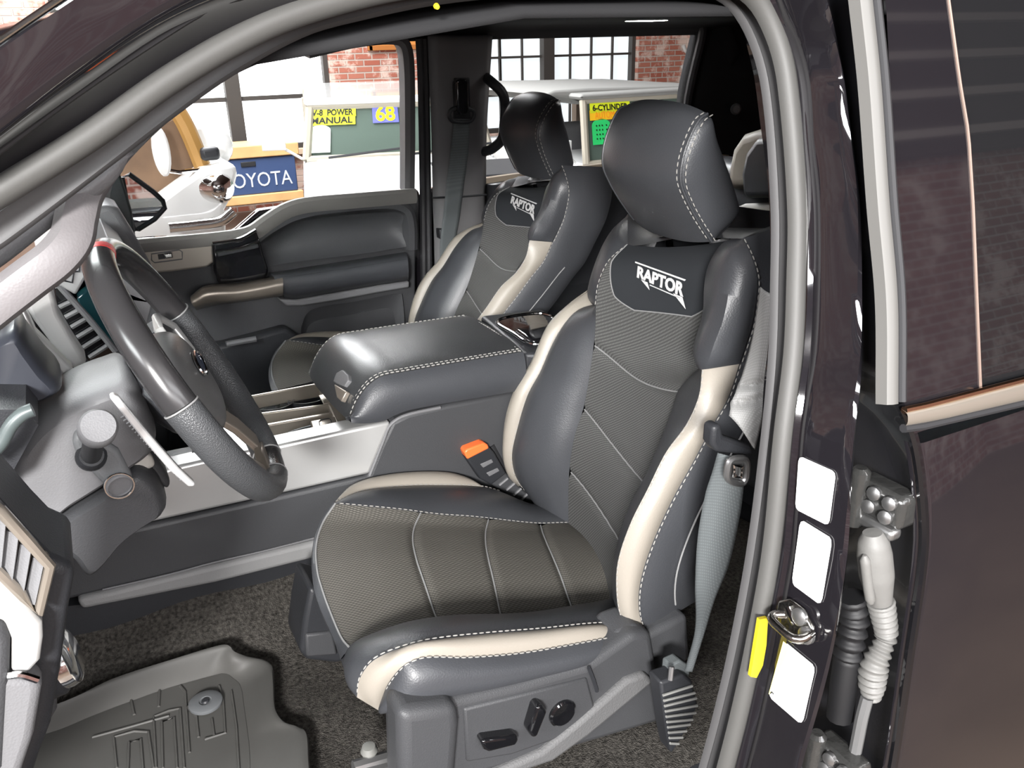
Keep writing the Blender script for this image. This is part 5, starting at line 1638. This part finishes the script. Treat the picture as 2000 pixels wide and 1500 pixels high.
# ------------------------------------------------------------------ rear passenger-side door
RD = thing('rear_passenger_door', 'dark rear passenger door below the rear window with a gold-brown ledge', 'car door', (1.4, 1.85, .95))
rb = [ppass(u, v, -.01) for u, v in ((945, 358), (1000, 350), (1100, 338), (1185, 328), (1340, 312), (1420, 304))]
low_ = [p + np.array([0, 0, -.6]) for p in rb]
thick(MB().grid(loft([rb, low_], 20, 4)).build('door_panel', PLASTD, RD), .06, 1)
MB().sweep(spline(rb, 20), [(-.012, -.03), (-.014, .004), (.0, .010), (.012, .004), (.012, -.03)], (0, -1, 0)).build('belt_trim', mat('gold_brown_ledge', (.26, .21, .155), .4), RD)  # ledge trim in a gold-brown base colour
rg = [ppass(u, v, .03) for u, v in ((945, 360), (1185, 328), (1420, 304), (1400, 50), (1180, 50), (985, 62), (950, 100))]
MB().prism(rg, (0, .004, 0)).build('window_glass', GLASS, RD, smooth=False)
MB().tube([ppass(u, v, -.03) for u, v in ((1140, 467), (1165, 463), (1200, 446))], .012, 8).build('bright_ledge', BRONZE, RD)
MB().box((1.45, 1.93, 1.2), (1.0, .06, .68)).build('outer_skin', PAINT, RD, bevel=.02)

# ================================================================== belts
def strap(paths, w, name, m, parent, wd, t=.0016, n=40):
    c = spline(paths, n)
    G = np.stack([c + np.array(wd) * w * k for k in (-.5, -.25, 0, .25, .5)], 1)
    o = MB().grid(G).build(name, m, parent)
    thick(o, t, 0)
    return o


PB = thing('passenger_seat_belt', 'grey passenger seat belt hanging from the black loop on the far door pillar', 'seat belt', ppass(900, 230, -.05))
P = [ppass(u, v, -.055) for u, v in ((902, 232), (898, 280), (888, 360), (880, 430), (874, 520))]
l_ = [ppass(u, v, -.055) for u, v in ((886, 234), (881, 290), (872, 360), (866, 420), (860, 470), (858, 560))]
r_ = [ppass(u, v, -.055) for u, v in ((917, 232), (915, 290), (906, 360), (898, 420), (890, 470), (886, 560))]
thick(MB().grid(loft([l_, r_], 30, 6)).build('webbing', WEBBING, PB), .0015, 0)
lp = [ppass(u, v, -.065) for u, v in ((880, 216), (890, 211), (912, 211), (925, 217), (926, 228), (918, 237), (886, 237), (878, 228))]
MB().tube(spline(lp, 40, closed=True), .0055, 10, closed=True).build('guide_loop', PLASTD, PB)
MB().prism([ppass(u, v, -.075) for u, v in ((891, 160), (897, 154), (910, 154), (915, 160), (917, 216), (912, 226), (898, 226), (893, 216))], (0, .03, 0)).build('height_adjuster', GLOSS, PB, bevel=.006, seg=3)
MB().prism([ppass(u, v, -.046) for u, v in ((887, 152), (918, 152), (920, 232), (886, 232))], (0, .006, 0)).build('adjuster_slot', PLASTD, PB, bevel=.003)
MB().prism([ppass(u, v, -.052) for u, v in ((858, 448), (894, 448), (890, 470), (860, 468))], (0, .03, 0)).build('lower_guide', PLASTD, PB, bevel=.004)

DBt = thing('driver_seat_belt', 'grey driver seat belt with a metal tongue running down beside the seat', 'seat belt', py(1425, 920, .26))
l_ = [py(u, v, y) for u, v, y in ((1402, 884, .25), (1392, 920, .255), (1378, 964, .26), (1363, 1048, .265), (1358, 1140, .27), (1358, 1230, .28), (1338, 1310, .27))]
r_ = [py(u, v, y) for u, v, y in ((1456, 890, .225), (1453, 940, .23), (1446, 1000, .235), (1424, 1100, .245), (1396, 1170, .255), (1376, 1235, .27), (1352, 1312, .26))]
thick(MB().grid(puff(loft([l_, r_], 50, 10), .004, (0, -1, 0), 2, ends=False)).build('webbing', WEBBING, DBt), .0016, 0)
l_ = [py(u, v, y) for u, v, y in ((1486, 560, .255), (1470, 660, .255), (1449, 735, .255), (1432, 780, .25), (1424, 812, .245))]
r_ = [py(u, v, y) for u, v, y in ((1530, 580, .23), (1514, 680, .23), (1500, 760, .23), (1488, 820, .225), (1474, 878, .222))]
thick(MB().grid(puff(loft([l_, r_], 40, 14), .008, (0, -1, 0), 2, ends=False, seams=[lambda s: .75 - .2 * s, lambda s: .9 - .25 * s], gd=.006, gw=.03)).build('upper_webbing', mat('webbing_painted_lit', (.22, .22, .215), .5, bump='weave', wv=(.85, 1.2), bscale=190, bstr=.3, bdist=.0005), DBt), .0016, 0)  # paler copy of the belt webbing, with lamp light put into the colour
bg = [py(u, v, .232) for u, v in ((1394, 834), (1410, 828), (1414, 852), (1470, 872), (1472, 892), (1400, 884), (1391, 868))]
MB().prism(bg, (0, .02, 0)).build('tongue_cover', PLASTD, DBt, bevel=.005, seg=3)
tg = [py(u, v, .222) for u, v in ((1424, 902), (1432, 896), (1456, 898), (1458, 930), (1450, 944), (1428, 940), (1420, 930))]
ih = [py(u, v, .221) for u, v in ((1432, 908), (1448, 910), (1446, 932), (1433, 929))]
MB().tube(spline(tg, 40, closed=True), .0042, 8, closed=True).build('tongue', DULLMET, DBt)
MB().tube(np.array(ih), .0028, 8, closed=True).build('tongue_slot_rim', CHROME, DBt)
MB().prism([p + np.array([0, .003, 0]) for p in tg], (0, .002, 0)).build('tongue_plate', DULLMET, DBt)
# ribbed lower anchor
rbq = [py(u, v, .285) for u, v in ((1290, 1334), (1336, 1318), (1352, 1330), (1364, 1376), (1352, 1410), (1312, 1474), (1304, 1440))]
AN = MB().prism(rbq, (0, .03, 0)).build('anchor_boot', PLASTD, DBt, bevel=.004)
for i in range(10):
    f = (i + .6) / 10.4
    a = py(1294 + 16 * f, 1352 + 108 * f, .282); rb_ = spline(A((1350, 1333), (1362, 1376), (1351, 1409), (1320, 1462)), 40)[int(39 * f)]; b = py(rb_[0], rb_[1], .282)
    MB().tube([a, b], .0020, 6).build('boot_rib', mat('pale_rib', (.20, .20, .19), .5), AN)
MB().prism([py(u, v, .30) for u, v in ((1310, 1300), (1330, 1290), (1350, 1302), (1346, 1326), (1306, 1336))], (0, .02, 0)).build('anchor_webbing', WEBBING, DBt, bevel=.003)
MB().tube([py(1312, 1302, .29), py(1309, 1328, .285)], .004, 8).build('anchor_pin', DULLMET, DBt)

BK = thing('belt_buckle', 'black seat belt buckle with an orange release button between seat and console', 'seat belt buckle', py(985, 950, .895))
yb = .893
bd = [py(u, v, yb) for u, v in ((909, 893), (956, 873), (966, 884), (990, 925), (960, 948), (938, 936))]
MB().prism(bd, (0, .022, 0)).build('buckle_body', PLASTD, BK, bevel=.004, seg=3)
ob = [py(u, v, yb - .002) for u, v in ((907, 884), (912, 878), (946, 865), (953, 869), (956, 876), (913, 898))]
MB().prism(ob, (0, .024, 0)).build('release_button', ORANGE, BK, bevel=.003)
st_ = [py(u, v, yb + .004) for u, v in ((940, 930), (985, 920), (1012, 948), (1044, 975), (1034, 990), (1000, 974), (965, 950))]
MB().prism(st_, (0, .016, 0)).build('buckle_stalk', PLAST, BK, bevel=.004)
for (u, v) in ((950, 905), (962, 922)):
    MB().prism([py(u + a, v + b, yb - .001) for a, b in ((-12, 2), (10, -8), (14, -2), (-6, 9))], (0, .004, 0)).build('buckle_groove', PLASTL, BK, bevel=.001)
for k in range(4):
    a = py(975 + 14 * k, 948 + 10 * k, yb + .002); b = py(992 + 13 * k, 934 + 10 * k, yb + .002)
    MB().tube([a, b], .003, 6).build('stalk_rib', PLASTL, BK)
MB().tube(spline([py(u, v, yb + .02) for u, v in ((960, 870), (985, 915), (1010, 955), (1030, 985))], 12), .006, 8).build('buckle_cable', RUBBER, BK)

# ================================================================== floor mat
ZM = .958
FM = thing('floor_mat', 'grey rubber floor mat with raised lip and round retaining post in the driver footwell', 'floor mat', (.0, .6, .95))
outer = [(-60, 1420), (100, 1378), (165, 1352), (225, 1324), (330, 1290), (438, 1259), (452, 1262), (462, 1276), (490, 1283), (518, 1289), (530, 1300), (533, 1330), (535, 1378), (544, 1398), (560, 1412), (588, 1421), (598, 1434), (601, 1480), (606, 1560), (600, 1640)]
inner_ = [(-40, 1470), (110, 1428), (178, 1400), (235, 1378), (330, 1344), (432, 1316), (446, 1318), (456, 1326), (466, 1334), (470, 1342), (473, 1352), (475, 1370), (478, 1390), (480, 1405), (482, 1420), (484, 1436), (486, 1450), (488, 1480), (490, 1560), (490, 1640)]
zo = [1.000] * 6 + [1.0, .992, .978, .974, .972, .972, .972, .972, .972, .972, .972, .972, .972, .972]
po = np.array([pz(u, v, z) for (u, v), z in zip(outer, zo)])
pi_ = np.array([pz(u, v, ZM) for u, v in inner_])
mid = po * .55 + pi_ * .45; mid[:, 2] = po[:, 2] - .004
flo = po.copy(); flo[:, 2] = .952
G = loft([flo, po, mid, pi_], 120, 22)
MB().grid(G).build('raised_lip', MATRUB, FM)
floor_poly = list(pi_) + [pz(-60, 1640, ZM)]
MB().prism([p + np.array([0, 0, .001]) for p in floor_poly], (0, 0, -.006)).build('tray_base', MATRUB, FM)
c = pz(402, 1374, ZM + .004)
MB().lathe([(.026, 0), (.0265, .004), (.024, .006), (.010, .006), (.009, .004), (.0, .004)], c, (0, 0, 1), 32, caps=False).build('retaining_post', mat('slate_rubber', (.10, .105, .11), .5), FM)
MB().lathe([(.0, .008), (.005, .0078), (.0065, .005)], c, (0, 0, 1), 16, caps=False).build('post_centre', PLASTD, FM)
# moulded channels
gx = MB()
lines = [[(180, 1440), (260, 1418), (330, 1398)], [(228, 1500), (222, 1440), (262, 1428), (290, 1430), (300, 1500)], [(250, 1510), (252, 1450), (275, 1444), (280, 1510)],
         [(305, 1500), (300, 1400), (330, 1388), (352, 1384), (360, 1500)], [(318, 1500), (316, 1410), (340, 1402), (346, 1500)], [(370, 1470), (362, 1352), (352, 1340)],
         [(388, 1440), (384, 1400), (365, 1380)], [(400, 1444), (440, 1432), (436, 1366), (428, 1340)], [(418, 1436), (414, 1404)], [(310, 1380), (312, 1345)], [(262, 1396), (256, 1366)],
         [(470, 1560), (462, 1420), (452, 1350)]]
for L in lines:
    for du in (0,):
        MB().tube(np.array([pz(u, v, ZM + .0018) for u, v in L]), .0022, 6).build('moulded_rib', MATRUB, FM)
